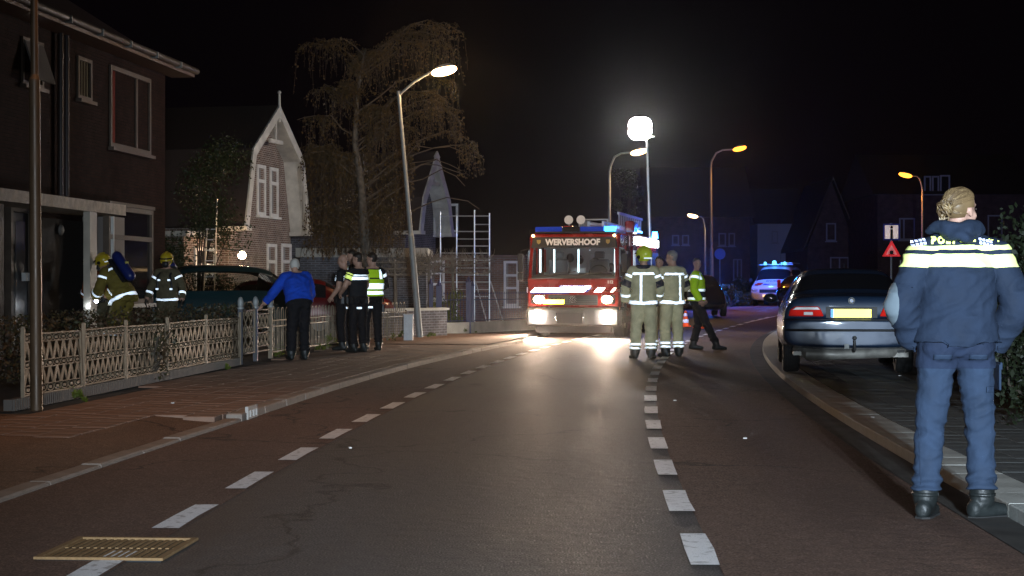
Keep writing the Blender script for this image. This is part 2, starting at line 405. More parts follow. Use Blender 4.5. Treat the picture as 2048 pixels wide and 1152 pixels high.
def scatter_tiles(cand, me, parent, mt, sz):
    for c, a, t in cand[:300]: inst('tile', me, parent, c, (t[0], t[1], a))
    r = MB()
    for c, a, t in cand[300:]:
        M = Matrix.Translation(c) @ Matrix.Rotation(a, 4, 'Z') @ Matrix.Rotation(t[0], 4, 'X')
        v = [r.bm.verts.new(M @ V(q)) for q in ((-sz, -sz, 0), (sz, -sz, 0), (sz, sz, 0), (-sz, sz, 0))]; r.bm.faces.new(v)
        w = [r.bm.verts.new(M @ V((q[0] * 1.0, q[1], -.02))) for q in ((-sz, -sz), (sz, -sz), (sz, sz), (-sz, sz))]
        for k in range(4): r.bm.faces.new((v[k], w[k], w[(k + 1) % 4], v[(k + 1) % 4]))
    tag(r.build('far_tiles', mt, parent), kind='stuff')
scatter_tiles(cand, tm, pav, M_['tileL'], .146)
# ---------------- right pavement
pr = strip('pavement', -12, 60, 2.05, 5.2, .062, M_['joint'], 1)
tmr = stone_mesh('tile', .2955, .2955, .05, M_['tileR'], .003)
cand = []
for i in range(110):
    d = 8.3 + i * .3
    for j in range(9):
        p = rpt(d, 2.235 + j * .3, .08)
        cand.append((p + V((0, 0, rnd.uniform(-.0008, .0008))), rdir(d), (rnd.uniform(-.002, .002), rnd.uniform(-.002, .002))))
cand.sort(key=lambda c: c[0].y)
scatter_tiles(cand, tmr, pr, M_['tileR'], .1455)
kb = stone_mesh('kerb_stone', .33, .4995, .14, M_['band'], .006)
kerb2 = tag(bpy.data.objects.new('kerb', None), kind='structure'); COL.objects.link(kerb2)
for k in range(120):
    d = 2 + k * .5
    inst('kerb_stone', kb, kerb2, rpt(d, 1.91, .082 + rnd.uniform(-.002, .002)), rdir(d) + rnd.uniform(-.004, .004))
# drain mouth in the left kerb, gully grate in the road
p = rpt(15.9, ko(15.9) + .035, 0)
t = thing('kerb_drain', 'pale cast kerb drain with three slots in the left kerb', 'drain', p, rdir(15.9))
b = MB(); b.lohi((-.03, -.2, .085), (.0, .2, .125)); b.lohi((-.03, -.2, .0), (.0, .2, .02))
for q in (-.185, -.07, .07, .185): b.lohi((-.028, q - .02, .02), (.004, q + .02, .085))
b.build('grille', mat('cast_pale', (.36, .33, .3), .6), t)
b = MB(); b.lohi((-.032, -.19, .02), (-.026, .19, .085)); b.build('opening', M_['black'], t)
gp = V((xa(238, 8.05), 8.05, -.012))
t = thing('gully_grate', 'yellowish slotted iron gully grate set in the red cycle lane', 'grate', gp, math.radians(-4))
gm = mat('grate_iron', (.22, .13, .055), .7, .1, bump=(60, .4), var=(20, .2))
b = MB(); b.lohi((-.29, -.31, .003), (.29, .31, .018)); b.build('pit', M_['black'], t)
b = MB(); b.frame((-.3, -.32), (.3, .32), .03, (-.012, 0)); 
bmesh.ops.transform(b.bm, matrix=Matrix(((1, 0, 0, 0), (0, 0, 1, 0), (0, -1, 0, .02), (0, 0, 0, 1))), verts=b.bm.verts[:]); b.build('frame', gm, t)
for i in range(16):
    x = -.26 + i * .0347
    for y0, y1 in ((-.285, -.02), (.02, .285)):
        b = MB(); b.lohi((x - .0085, y0, .019), (x + .0085, y1, .025 + rnd.uniform(-.001, .001))); b.build('bar', gm, t)

# ================================================================== lamps and posts
WARM = (1, .62, .30); ORG = (1, .33, .03); COOL = (.72, .86, 1.0)
def lamp_post(label, px, d, lean, htop, arm, head_z, col, glowc, st, power, r0=.085, r1=.045, pm='steel', bend=True, lampsize=1.0, name='street_lamp'):
    x0 = xa(px, d); z0 = gz(d)
    t = thing(name, label, 'street lamp', (x0, d, z0), 0, 'street lamps along the road')
    top = V((lean, 0, htop - z0)); hz = head_z - z0
    s = 1 if arm > 0 else -1; mid = top * .42
    b = MB(); b.cyl((0, 0, 0), mid, r0, r0 * .9, 14); b.cyl(mid, mid + V((0, 0, .06)), r0 * .9, r1 * 1.25, 14); b.tube([mid, top * .9, top], [r1 * 1.25, r1, r1], 10)
    if r0 > .05: b.cyl((0, 0, 0), (0, 0, .02), r0 * 1.2, r0 * 1.2, 14)
    b.build('pole', M_[pm], t, smooth=40)
    h = V((lean + arm, -.15, hz)); b = MB()
    if bend: pts = [top, top + V((s * .04, 0, .35 * (hz - top.z))), top + V((s * abs(arm) * .25, -.02, .8 * (hz - top.z))), top + V((s * abs(arm) * .55, -.08, .97 * (hz - top.z))), h]
    else: pts = [top - V((0, 0, .1)), top + V((arm * .5, -.08, (hz - top.z) * .5)), h]
    b.tube(pts, [r1, r1 * .9, r1 * .85, r1 * .75, r1 * .7], 8) if bend else b.tube(pts, r1 * .7, 8)
    b.build('arm', M_[pm], t, smooth=60)
    L = .62 * lampsize; b = MB()
    rot = Matrix.Rotation(-.22 * s, 3, 'Y')
    c = h + V((s * L * .5, 0, .05 * lampsize))
    b.sph(c + V((0, 0, .035)), (L * .4, .11 * lampsize, .1 * lampsize), 14, rot); b.build('housing', mat('lamp_housing', (.3, .3, .3), .5), t, smooth=60)
    b = MB(); b.sph(c - V((0, 0, .02)), (L * .5, .15 * lampsize, .115 * lampsize), 14, rot); b.build('lens', glow('lens_' + glowc, col, st), t, smooth=60)
    if bend:
        lamp('SPOT', 'bulb', (x0 + c.x, d + c.y, z0 + c.z - .2), power * .9, col, None, .1, aim=(x0 + c.x, d + c.y - .5, 0), angle=128, blend=.6)
        lamp('POINT', 'bulb_glow', (x0 + c.x, d + c.y, z0 + c.z - .2), power * .07, col, None, .1)
    else:
        lamp('SPOT', 'bulb', (x0 + c.x, d + c.y, z0 + c.z - .2), power * 1.3, col, None, .1, aim=(x0 + c.x + 3.2, d + c.y + 1, 0), angle=135)
        lamp('POINT', 'bulb_glow', (x0 + c.x, d + c.y, z0 + c.z - .2), power * .6, col, None, .1)
    return t
lamp_post('leaning street lamp with bright warm head beside the birch', 840, 39.3, xa(797, 39.3) - xa(840, 39.3), za(182, 39.3), .75, za(146, 39.3), WARM, 'warm', 12, 420, r0=.078, r1=.042, bend=False)
lamp_post('steel street lamp with warm curved arm right behind the fire engine', 1219, 60, 0, za(345, 60), .72, za(306, 60), WARM, 'warm', 12, 700)
lamp_post('tall street lamp with orange head, its foot lit blue', 1424, 75, -.06, za(335, 75), .95, za(299, 75), ORG, 'orange', 5, 1100)
lamp_post('small far street lamp with warm head reaching left', 1411, 98, 0, za(458, 98), -.45, za(433, 98), WARM, 'warm', 12, 300, r0=.08)
lamp_post('orange street lamp at right above the information sign', 1845, 77, 0, za(380, 77), -.5, za(352, 77), ORG, 'orange', 5, 550)
# big near post at the left edge, its head out of the picture
x0 = xa(73, 16.2)
t = thing('street_lamp', 'dark brown lamp post close at the left edge in front of the white fence', 'street lamp', (x0, 16.2, PAVZ), 0, 'street lamps along the road')
b = MB(); b.cyl((0, 0, 0), (-.02, 0, 3.15), .058, .052, 18); b.cyl((-.02, 0, 3.15), (-.02, 0, 3.2), .052, .036, 18); b.cyl((-.02, 0, 3.2), (-.03, 0, 6.0), .036, .03, 16)
b.build('pole', M_['polebrown'], t, smooth=40)
b = MB(); b.tube([(-.03, 0, 5.95), (.0, 0, 6.3), (.5, 0, 6.45)], .025, 8); b.build('arm', M_['polebrown'], t, smooth=60)
b = MB(); b.sph((.75, 0, 6.5), (.32, .13, .09), 12); b.build('housing', MATS['lamp_housing'], t, smooth=60)
b = MB(); b.sph((.76, 0, 6.44), (.26, .11, .07), 12); b.build('lens', glow('lens_amber', (1, .5, .16), 5), t, smooth=60)
lamp('SPOT', 'bulb', (x0 + .76, 16.2, 6.25), 330, (1, .5, .2), None, .08, aim=(x0 + 1.3, 15.4, 0), angle=135)
# headlights of the vehicle standing behind the photographer
for hx_ in (.45, 1.65): lamp('SPOT', 'headlight_beam', (hx_, -5, .72), 2600, COOL, aim=(hx_ + .9, 20, .95), radius=.07, angle=36, blend=.7)
for hx_ in (.95, 1.25): lamp('SPOT', 'roof_work_light', (hx_, -5, 2.35), 8500, COOL, aim=(hx_ + 1.0, 14, .3), radius=.06, angle=46, blend=.8)
# ================================================================== facades
class Wall:
    def __init__(s, x0, y0, tan):
        n = math.hypot(tan, 1); s.u = (tan / n, 1 / n); s.p = (x0, y0); s.rz = math.atan2(s.u[1], s.u[0])
        s.out = (s.u[1], -s.u[0])
    def loc(s, px, py, off=0):          # pixel -> (local x along wall, world z) on the plane standing off metres in front
        k = (px - 1024) / F; X = s.p[0] + s.out[0] * off; Y = s.p[1] + s.out[1] * off
        t = (k * Y - X) / (s.u[0] - k * s.u[1]); d = Y + t * s.u[1]
        return t, HC + (574 - py) * d / F
def window(parent, x0, x1, z0, z1, y=-.02, w=.07, bars=(), fm='white', gm='glassb', sill=True, depth=.1, curtain=None):
    b = MB(); b.frame((x0, z0), (x1, z1), w, (y - .02, y + depth), bars); f = b.build('window', M_[fm] if isinstance(fm, str) else fm, parent)
    b = MB(); b.lohi((x0 + w * .5, y + .03, z0 + w * .5), (x1 - w * .5, y + .045, z1 - w * .5)); b.build('pane', M_[gm], f)
    if sill:
        b = MB(); b.lohi((x0 - .05, y - .1, z0 - .07), (x1 + .05, y + .02, z0 - .003)); b.build('sill', M_[fm] if isinstance(fm, str) else fm, f)
    if curtain:
        b = MB()
        n = 8
        for i in range(n):
            xa_, xb_ = curtain[0] + (curtain[1] - curtain[0]) * i / n, curtain[0] + (curtain[1] - curtain[0]) * (i + 1) / n
            b.lohi((xa_, y + .012 + .008 * (i % 2), z0 + w), (xb_ - .004, y + .022 + .006 * (i % 2), z1 - w))
        b.build('curtain', curtain[2], f)
    return f
M_['frameA'] = mat('dark_cream_frame', (.11, .08, .058), .6, var=(6, .2))  # left house frames painted dark cream
red_c = mat('red_curtain', (.35, .04, .02), .8); net = mat('net_curtain', (.3, .29, .28), .9)

# ---- left terrace house
WA = Wall(-7.55, 37, .12)
A = thing('terraced_house', 'dark brown brick house at left with long concrete door canopy', 'house', (WA.p[0], WA.p[1], 0), WA.rz)
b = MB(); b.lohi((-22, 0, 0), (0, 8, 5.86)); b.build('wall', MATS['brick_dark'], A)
b = MB(); b.prism([(0, 5.95), (8.6, 5.95), (4.2, 8.6)], 22.7, Matrix.Rotation(PI / 2, 4, 'Z') @ Matrix.Translation((-.3, -.25, 0)));
ro = b.build('roof', M_['roof'], A)
x1, zt = WA.loc(360, 140, .5); x0 = -22
b = MB(); b.lohi((x0, -.52, 5.86), (.45, .0, 5.94)); b.build('eaves_board', M_['wood'], A)
b = MB(); b.tube([(x0, -.56, 5.99), (.48, -.56, 5.99)], .07, 10); g_ = b.build('gutter', mat('zinc', (.07, .055, .045), .55, .2, var=(4, .2)), A, smooth=50)
for i in range(14):
    b = MB(); b.lohi((-21 + i * 1.55, -.65, 5.9), (-20.96 + i * 1.55, -.47, 6.03)); b.build('bracket', M_['steel'], g_)
def wa(*q, off=0): return WA.loc(*q, off)
(xa0, zb), (xa1, ztp) = wa(218, 303), wa(299, 157)
zb2 = wa(218, 293)[1]; zt2 = wa(218, 129)[1]
window(A, xa0, xa1, zb2, zt2, bars=(('v', wa(271, 200)[0]),), fm='frameA', w=.09, curtain=(xa0 + .1, xa0 + .35, red_c))
(xa0, zt2), (xa1, _) = wa(153, 111), wa(181, 120)
window(A, xa0, xa1, wa(153, 196)[1], zt2, fm='frameA', w=.07, curtain=(xa0 + .08, xa1 - .08, mat('blind_olive', (.12, .1, .05), .8)))
(xa0, zt2), (xa1, _) = wa(42, 72), wa(84, 78)
wf = window(A, xa0, xa1, wa(42, 167)[1], zt2, fm='frameA', w=.07)
zt3 = zt2; zb3 = wa(42, 167)[1]
b = MB(); b.lohi((xa0 + .05, -.0, -(zt3 - zb3) + .1), (xa1 - .05, .03, 0)); s_ = b.build('open_sash', mat('frosted_glass', (.25, .24, .22), .3), wf)
s_.location = (0, -.05, zt3 - .05); s_.rotation_euler = (-.32, 0, 0)
for px in (112, 124):
    xd = wa(px, 200)[0]; b = MB(); b.cyl((xd, -.09, wa(118, 392)[1]), (xd, -.09, 5.95), .045, n=10)
    for z in (3.4, 4.4, 5.4): b.cyl((xd, -.09, z), (xd, -.09, z + .05), .055, n=10)
    b.build('drainpipe', mat('pvc_brown', (.06, .045, .04), .45), A, smooth=40)
# canopy
CO = .95
cz1 = wa(250, 410, off=CO)[1]; cz0 = wa(250, 431, off=CO)[1]; cx1 = wa(252, 420, off=CO)[0]; cx0 = -22
b = MB(); b.lohi((cx0, -CO, cz0), (cx1, -.003, cz1)); b.build('canopy', mat('canopy_board', (.42, .34, .26), .6, var=(7, .35), bump=(30, .5)), A)
# bay window right of the canopy
bx0, bx1 = cx1 + .004, wa(307, 500, off=.62)[0]; bz1 = wa(307, 421, off=.62)[1]; bz0 = wa(300, 606, off=.62)[1]
B_ = MB(); B_.lohi((bx0, -.64, bz1), (bx1 + .05, -.003, bz1 + .07)); B_.build('bay_roof', M_['frameA'], A)
B_ = MB(); B_.frame((bx0, bz0), (bx1, bz1 - .004), .09, (-.62, -.5), (('h', bz0 + (bz1 - bz0) * .68),)); bf = B_.build('window', M_['frameA'], A)
B_ = MB(); B_.lohi((bx0 + .05, -.57, bz0 + .05), (bx1 - .05, -.555, bz1 - .05)); B_.build('pane', M_['glassb'], bf)
B_ = MB()
for i in range(10):
    xx = bx0 + .12 + i * (bx1 - bx0 - .3) / 10; B_.lohi((xx, -.5 + .02 * (i % 2), bz0 + .1), (xx + (bx1 - bx0 - .3) / 10 - .005, -.48 + .02 * (i % 2), bz1 - .1))
B_.build('curtain', mat('lilac_reflection', (.22, .17, .2), .8), bf)  # lilac colour stands in for purple reflections in the bay glass
B_ = MB(); B_.lohi((bx0, -.68, bz0 - .08), (bx1 + .04, -.5, bz0 - .004)); B_.build('sill', M_['white'], bf)
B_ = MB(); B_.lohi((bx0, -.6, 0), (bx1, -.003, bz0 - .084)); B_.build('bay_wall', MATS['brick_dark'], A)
# porch: white door frame, recessed wall, number plate
def post(px0, px1, pyb, off, m, name='post', z1=None):
    a, c = wa(px0, 500, off=off)[0], wa(px1, 500, off=off)[0]
    b = MB(); b.lohi((a, -off, 0), (c, -off + .12, (z1 or cz0) - .004)); return b.build(name, m, A)
post(180, 194, 630, .93, M_['cream'], 'porch_post')
b = MB(); a, c = wa(226, 500, off=.6)[0], wa(249, 500, off=.6)[0]; b.lohi((a, -.6, 0), (c, -.003, cz0 - .004)); b.build('porch_side', mat('porch_panel', (.2, .17, .15), .6), A)
b = MB(); b.lohi((a - .05, -.63, 0), (a - .004, -.5, cz0 - .004)); b.build('porch_trim', M_['white'], A)
b = MB(); a, c = wa(197, 500, off=.1)[0], wa(222, 500, off=.1)[0]; b.lohi((a - .3, -.1, 0), (c, -.003, 2.2)); dr = b.build('door', M_['wood'], A)
x_, z_ = wa(203, 480, off=.12); b = MB(); b.lohi((x_ - .05, -.125, z_ - .05), (x_ + .05, -.104, z_ + .05)); b.build('number_plate', M_['white'], dr)
b = MB(); a, c = wa(60, 500, off=.01)[0], wa(172, 500, off=.01)[0]; b.lohi((a + .5, -.02, 0), (c, -.003, cz0 - .1)); b.build('recess_sheet', mat('recess_shade', (.02, .016, .014), .8), A)  # sheet added in the canopy recess, its shade put into the colour
x_, z_ = wa(120, 460, off=.05); b = MB(); b.sph((x_, -.07, z_), (.1, .05, .1), 12); b.build('wall_lamp', mat('dull_globe', (.18, .16, .14), .6), A, smooth=60)
# left door with glass, white mailbox, end post
a, c = wa(20, 500, off=.2)[0], wa(63, 500, off=.2)[0]; zt4 = wa(25, 412, off=.2)[1]
b = MB(); b.frame((a, .15), (c, zt4), .09, (-.22, -.1)); df = b.build('door_frame', M_['frameA'], A)
b = MB(); b.lohi((a + .1, -.18, .2), (c - .1, -.13, zt4 - .1)); dd = b.build('door', M_['black'], df)
b = MB(); b.lohi((a + .25, -.19, .5), (c - .25, -.185, zt4 - .25)); b.build('glass', mat('ribbed_glass', (.1, .09, .09), .25), df)
x_, z_ = wa(57, 548, off=.3); b = MB(); b.lohi((x_ - .1, -.3, z_ - .12), (x_ + .12, -.22, z_ + .02)); b.build('mailbox', M_['white'], A)
a = wa(0, 500, off=.5)[0]; c = wa(8, 500, off=.5)[0]
b = MB(); b.lohi((a - .1, -.5, 0), (c, -.4, wa(5, 386, off=.5)[1])); b.build('window_post', M_['frameA'], A)

# ---- gable cottages with tall clipped gables
def gable_house(label, wall, D, length, eave, brk, apex, brkin, windows, brick, eave_drop=0, hl=5.0, finial=True, bw=.28):
    h = thing('gabled_house', label, 'house', (wall.p[0], wall.p[1], 0), wall.rz)
    L = length; c = L / 2
    # wall outline, then the overhanging roof shell with thick bargeboards
    wo = [(0, 0), (L, 0), (L, eave), (L - brkin, brk), (c, apex - .25), (brkin, brk), (0, eave)]
    b = MB(); b.prism(wo, D); b.build('wall', brick, h)
    o = [(-.22, eave - .12), (brkin - .2, brk + .05), (c, apex), (L - brkin + .2, brk + .05), (L + .22, eave - .12)]
    i_ = [(-.04, eave - .15), (brkin - .02, brk), (c, apex - .2), (L - brkin + .02, brk), (L + .04, eave - .15)]
    for k in range(4):       # roof slabs reaching .55 m in front of the wall
        b = MB(); b.prism([i_[k], i_[k + 1], o[k + 1], o[k]], D + .62, Matrix.Translation((0, -.55, 0))); b.build('roof', M_['roof'], h)
    for k in range(4):       # bargeboards: inner edge lower
        w = bw
        (xa_, za_), (xb_, zb_) = o[k], o[k + 1]
        dx, dz = xb_ - xa_, zb_ - za_; n = math.hypot(dx, dz); nx, nz = dz / n * w, -dx / n * w
        b = MB(); b.prism([(xa_, za_), (xb_, zb_), (xb_ + nx * (.55 if k in (1, 2) and 0 else 1), zb_ + nz), (xa_ + nx, za_ + nz)], .05, Matrix.Translation((0, -.605 - (.003 * (k % 2)), 0)))
        b.build('bargeboard', M_['offw'], h)
        b = MB(); b.prism([(i_[k][0] + nx * .12, i_[k][1] + nz * .12), (i_[k + 1][0] + nx * .12, i_[k + 1][1] + nz * .12), (i_[k + 1][0] + nx * .2, i_[k + 1][1] + nz * .2), (i_[k][0] + nx * .2, i_[k][1] + nz * .2)], .54, Matrix.Translation((0, -.545, 0)))
        b.build('soffit', M_['offw'], h)
    b = MB(); b.lohi((c - .55, -.5, apex - 1.15), (c + .55, -.44, apex - 1.03)); b.lohi((c - .05, -.49, apex - 1.03), (c + .05, -.45, apex - .3)); b.build('cross_brace', M_['offw'], h)
    if finial:
        b = MB(); b.cyl((c, -.58, apex - .5), (c, -.58, apex + .35), .05, .035, 8); b.sph((c, -.58, apex + .38), .06, 8); b.build('finial', M_['offw'], h, smooth=50)
    for s in (0, 1):
        b = MB(); xx = -.3 if s == 0 else L - .12; b.lohi((xx, -.66, eave - .24), (xx + .42, .3, eave - .125)); b.build('eave_box', M_['offw'], h)
    for w in windows: window(h, *w[:4], **w[4])
    return h
OV = .6
WB0 = Wall(-7.54 - OV, 48, .2135)
def gable_on(W0, label, pl, pr, eL, eR, bL, bR, ap, brick, wins, **k):
    t0 = W0.loc(pl[0], pl[1], OV)[0]; t1 = W0.loc(pr[0], pr[1], OV)[0]
    zeL = W0.loc(*eL, OV)[1]; zeR = W0.loc(*eR, OV)[1]; zb = (W0.loc(*bL, OV)[1] + W0.loc(*bR, OV)[1]) / 2; za_ = W0.loc(*ap, OV)[1]
    L = t1 - t0 - .44; sh = t0 + .22; w = Wall(W0.p[0] + W0.u[0] * sh, W0.p[1] + W0.u[1] * sh, W0.u[0] / W0.u[1])
    gw = []
    for (pa, pb, pt, pbt, lite) in wins:
        x0, zt = w.loc(pa, pt); x1 = w.loc(pb, pt)[0]; z0 = max(.7, w.loc(pa, pbt)[1])
        gw.append((x0, x1, z0, zt, dict(w=.1, bars=(('h', z0 + (zt - z0) * .68),) + ((('h', z0 + (zt - z0) * .42),) if lite else ()), curtain=(x0 + .13, x0 + .13 + (x1 - x0) * .3, net))))
    return gable_house(label, w, 8, L, (zeL + zeR) / 2 + .12, zb, za_, W0.loc(bL[0], bL[1], OV)[0] - t0, gw, brick, **k), w
GH, WB = gable_on(WB0, 'brick cottage with tall pointed white-edged gable', (491, 455), (622, 462), (491, 455), (622, 462), (507, 299), (604, 322), (556, 209), MATS['brick_gable'],
    [(513, 530, 328, 430, 0), (539, 555, 334, 433, 0), (533, 552, 487, 600, 1), (562, 581, 487, 600, 1)])
# lean-to at its left with white cornice, lit window and lamp
b = MB(); b.lohi((-2.6, .25, 0), (-.004, 4, 2.62)); b.build('side_wall', MATS['brick_gable'], GH)
b = MB(); b.lohi((-2.75, .1, 2.62), (-.31, 4.1, 2.76)); b.build('cornice', M_['offw'], GH)
LO = at(484, 505, 47.2)
t = thing('wall_light', 'blazing lamp beside the white window of the pointed cottage', 'lamp', LO, WB.rz)
b = MB(); b.sph((0, 0, -.08), .11, 12); b.build('globe', glow('globe_hot', (1, .72, .45), 60), t, smooth=60)
b = MB(); b.cyl((0, .0, .04), (0, .6, .12), .02, n=6); b.cyl((0, 0, .04), (0, 0, .1), .13, .03, 12); b.build('bracket', M_['irond'], t)
lamp('POINT', 'bulb', (LO.x + .25, LO.y - .2, LO.z), 60, (1, .66, .38), None, .06)
window(GH, -1.9, -.4, .8, 2.35, y=.22, w=.1, bars=(('h', 1.85), ('v', -1.15)), gm='glassb')

# second gable
WC0 = Wall(xa(843, 56) - OV, 56, .33)
C2, WC = gable_on(WC0, 'narrow gabled cottage behind the scaffold with pale bargeboards', (840, 462), (908, 462), (840, 462), (908, 466), (847, 400), (899, 400), (869, 301), MATS['brick_annex'], [(867, 879, 385, 470, 0)], finial=False, bw=.3)
# annex in front of the second cottage: long low brick wall facing the road
WD = Wall(xa(850, 54), 54, 3.2)
an = thing('brick_annex', 'low brick annex behind the scaffold with white framed windows', 'building', (WD.p[0], WD.p[1], 0), WD.rz)
e1 = WD.loc(1085, 520)[0]; zt_ = za(516, 55)
b = MB(); b.lohi((0, 0, 0), (e1, 3.2, zt_)); b.build('wall', MATS['brick_red'], an)
b = MB(); b.lohi((-.1, -.12, zt_), (e1 + .1, 3.3, zt_ + .09)); b.build('roof_edge', M_['wood'], an)
for (p0, p1, q0, q1) in ((858, 889, 521, 600), (1007, 1037, 522, 612)):
    a, zt1 = WD.loc(p0, q0); c, _ = WD.loc(p1, q0); z0 = max(.35, WD.loc(p0, q1)[1])
    window(an, a, c, z0, zt1, w=.075, bars=(('h', z0 + (zt1 - z0) * .68), ('h', z0 + (zt1 - z0) * .4)), curtain=(a + .06, a + .17, net))
a, zt1 = WC.loc(898, 404)
dm = thing('dormer', 'small white framed dormer beside the second gable', 'dormer', at(906, 470, 61), WC.rz * 0 + .1)
b = MB(); b.lohi((-.3, 0, 0), (.22, 1.4, 1.15)); b.build('cheek', M_['roof'], dm)
window(dm, -.26, .18, .1, 1.12, y=-.04, w=.08, sill=False, depth=.03)
# low garage between the cottages, white fascia
WE = Wall(xa(600, 46.5), 46.5, 60.0)
ge = thing('flat_roofed_garage', 'long low brick garage with white fascia under the birch', 'garage', (WE.p[0], WE.p[1], 0), WE.rz)
e1 = WE.loc(852, 520)[0]; z1 = za(515, 47); z2 = za(497, 47)
b = MB(); b.lohi((0, 0, 0), (e1, 4.5, z1)); b.build('wall', MATS['brick_annex'], ge)
b = MB(); b.lohi((-.1, -.18, z1), (e1 + .05, 4.6, z2)); b.build('fascia', M_['cream'], ge)
a = WE.loc(592, 560)[0]

# ---- scaffold tower
sd = 51.5; s_ = thing('scaffold_tower', 'aluminium scaffold tower with ladder rungs and two slanting braces', 'scaffold', (xa(930, sd), sd, 0))
def sx(px): return xa(px, sd) - xa(930, sd)
for k, (px, top) in enumerate(((881, 423), (913.5, 432), (949, 420), (979, 426))):
    b = MB(); b.cyl((sx(px), -.0 if k % 2 else .5 * 0, .03), (sx(px), 0, za(top, sd)), .026, n=10); b.cyl((sx(px), 0, 0), (sx(px), 0, .03), .06, n=10); b.build('upright', M_['alu'], s_, smooth=40)
for py in (432, 449, 463, 478, 492, 506.5, 520.5, 536, 550, 564, 579, 593):
    z = za(py, sd)
    if z < .1: continue
    for a, c in ((949, 979), (913.5, 949)):
        if a == 913.5 and py in (449,): continue
        b = MB(); b.cyl((sx(a) + .026, 0, z), (sx(c) - .026, 0, z + (.0)), .017, n=8); b.build('rung', M_['alu'], s_, smooth=40)
for (p0, q0, p1, q1) in ((951, 562, 978, 600), (981, 562, 1011, 601)):
    b = MB(); b.cyl((sx(p0), -.06, za(q0, sd)), (sx(p1), -.9, .02), .02, n=8); b.build('brace', M_['alu'], s_, smooth=40)
for z in (za(432, sd), za(506, sd), za(564, sd)):
    b = MB(); b.cyl((sx(881), 0, z), (sx(913.5), 0, z), .018, n=8); b.build('rung', M_['alu'], s_, smooth=40)
# ladder leaning at the left house
ld = 43; t = thing('ladder', 'thin aluminium ladder leaning in the dark shrub behind the cars', 'ladder', (xa(415, ld), ld, 0))
xl, xr = xa(404, ld) - xa(415, ld), xa(426, ld) - xa(415, ld)
b = MB(); b.cyl((xl - .02, 0, .05), (xl + .02, .6, za(455, ld)), .02, n=6); b.build('rail', M_['alu'], t)
b = MB(); b.cyl((xr, 0, .05), (xr, .6, za(395, ld)), .02, n=6); b.build('rail', M_['alu'], t)
for i in range(10):
    z = .3 + i * .27; b = MB(); b.cyl((xl, z * .2, z), (xr, z * .2, z), .014, n=6); b.build('rung', M_['alu'], t)

# ---- far houses on the right, seen only as dark shapes with pale frames
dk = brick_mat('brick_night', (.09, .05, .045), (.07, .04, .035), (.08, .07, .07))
def far_house(label, px0, px1, d, eave, ridge, wins, rz=0, depth=9, gable=False, m=None, wallm=None):
    x0, x1 = xa(px0, d), xa(px1, d); w = x1 - x0; g0 = gz(d)
    h = thing('house', label, 'house', (x0, d, g0), rz)
    if gable:
        b = MB(); b.prism([(0, 0), (w, 0), (w, eave), (w / 2, ridge - .15), (0, eave)], depth); b.build('wall', wallm or dk, h)
        for q in ((-.3, eave - .2, w / 2, ridge), (w / 2, ridge, w + .3, eave - .2)):
            b = MB(); b.prism([(q[0], q[1]), (q[2], q[3]), (q[2], q[3] + .18), (q[0], q[1] + .18)], depth + .6, Matrix.Translation((0, -.4, 0))); b.build('roof', M_['roof'], h)
    else:
        b = MB(); b.lohi((0, 0, 0), (w, depth, eave)); b.build('wall', wallm or dk, h)
        b = MB(); b.prism([(-.4, eave), (depth + .4, eave), (depth / 2, ridge)], w + .6, Matrix.Translation((w + .3, 0, 0)) @ Matrix.Rotation(PI / 2, 4, 'Z')); b.build('roof', M_['roof'], h)
    for (a, c, q0, q1, bars) in wins:
        xx0, xx1 = xa(a, d) - x0, xa(c, d) - x0; z0, z1 = max(.3, za(q1, d) - g0), za(q0, d) - g0
        window(h, xx0, xx1, z0, z1, w=.08, bars=[('v', xx0 + (xx1 - xx0) * q) for q in bars], fm=mat('far_frame', (.25, .24, .26), .7))
    return h
M_['farf'] = mat('far_frame', (.25, .24, .26), .7)
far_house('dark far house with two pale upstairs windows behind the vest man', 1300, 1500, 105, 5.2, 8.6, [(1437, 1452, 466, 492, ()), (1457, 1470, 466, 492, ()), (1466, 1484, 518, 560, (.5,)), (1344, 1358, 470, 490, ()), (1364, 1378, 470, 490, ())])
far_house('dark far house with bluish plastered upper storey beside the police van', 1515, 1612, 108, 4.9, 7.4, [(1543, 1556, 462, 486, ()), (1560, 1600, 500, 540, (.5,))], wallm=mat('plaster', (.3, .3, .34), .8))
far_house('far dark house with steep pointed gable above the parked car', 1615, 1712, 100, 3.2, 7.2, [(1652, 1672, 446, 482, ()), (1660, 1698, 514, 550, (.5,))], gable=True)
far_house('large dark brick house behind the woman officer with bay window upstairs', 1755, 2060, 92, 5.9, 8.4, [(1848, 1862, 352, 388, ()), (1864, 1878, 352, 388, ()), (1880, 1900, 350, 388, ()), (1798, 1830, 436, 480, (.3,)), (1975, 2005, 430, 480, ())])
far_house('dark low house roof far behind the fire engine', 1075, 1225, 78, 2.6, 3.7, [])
tb = thing('round_sign', 'round blue traffic sign', 'sign', (xa(1440, 92), 92, gz(92)))
b = MB(); b.cyl((0, 0, za(508, 92) - gz(92)), (0, .03, za(508, 92) - gz(92)), .3, n=24); b.build('disc', mat('sign_blue', (.05, .1, .5), .4), tb, smooth=40)  # disc has a blue colour of its own
b = MB(); b.cyl((0, .06, 0), (0, .06, za(498, 92) - gz(92)), .035, n=8); b.build('post', M_['steel'], tb)
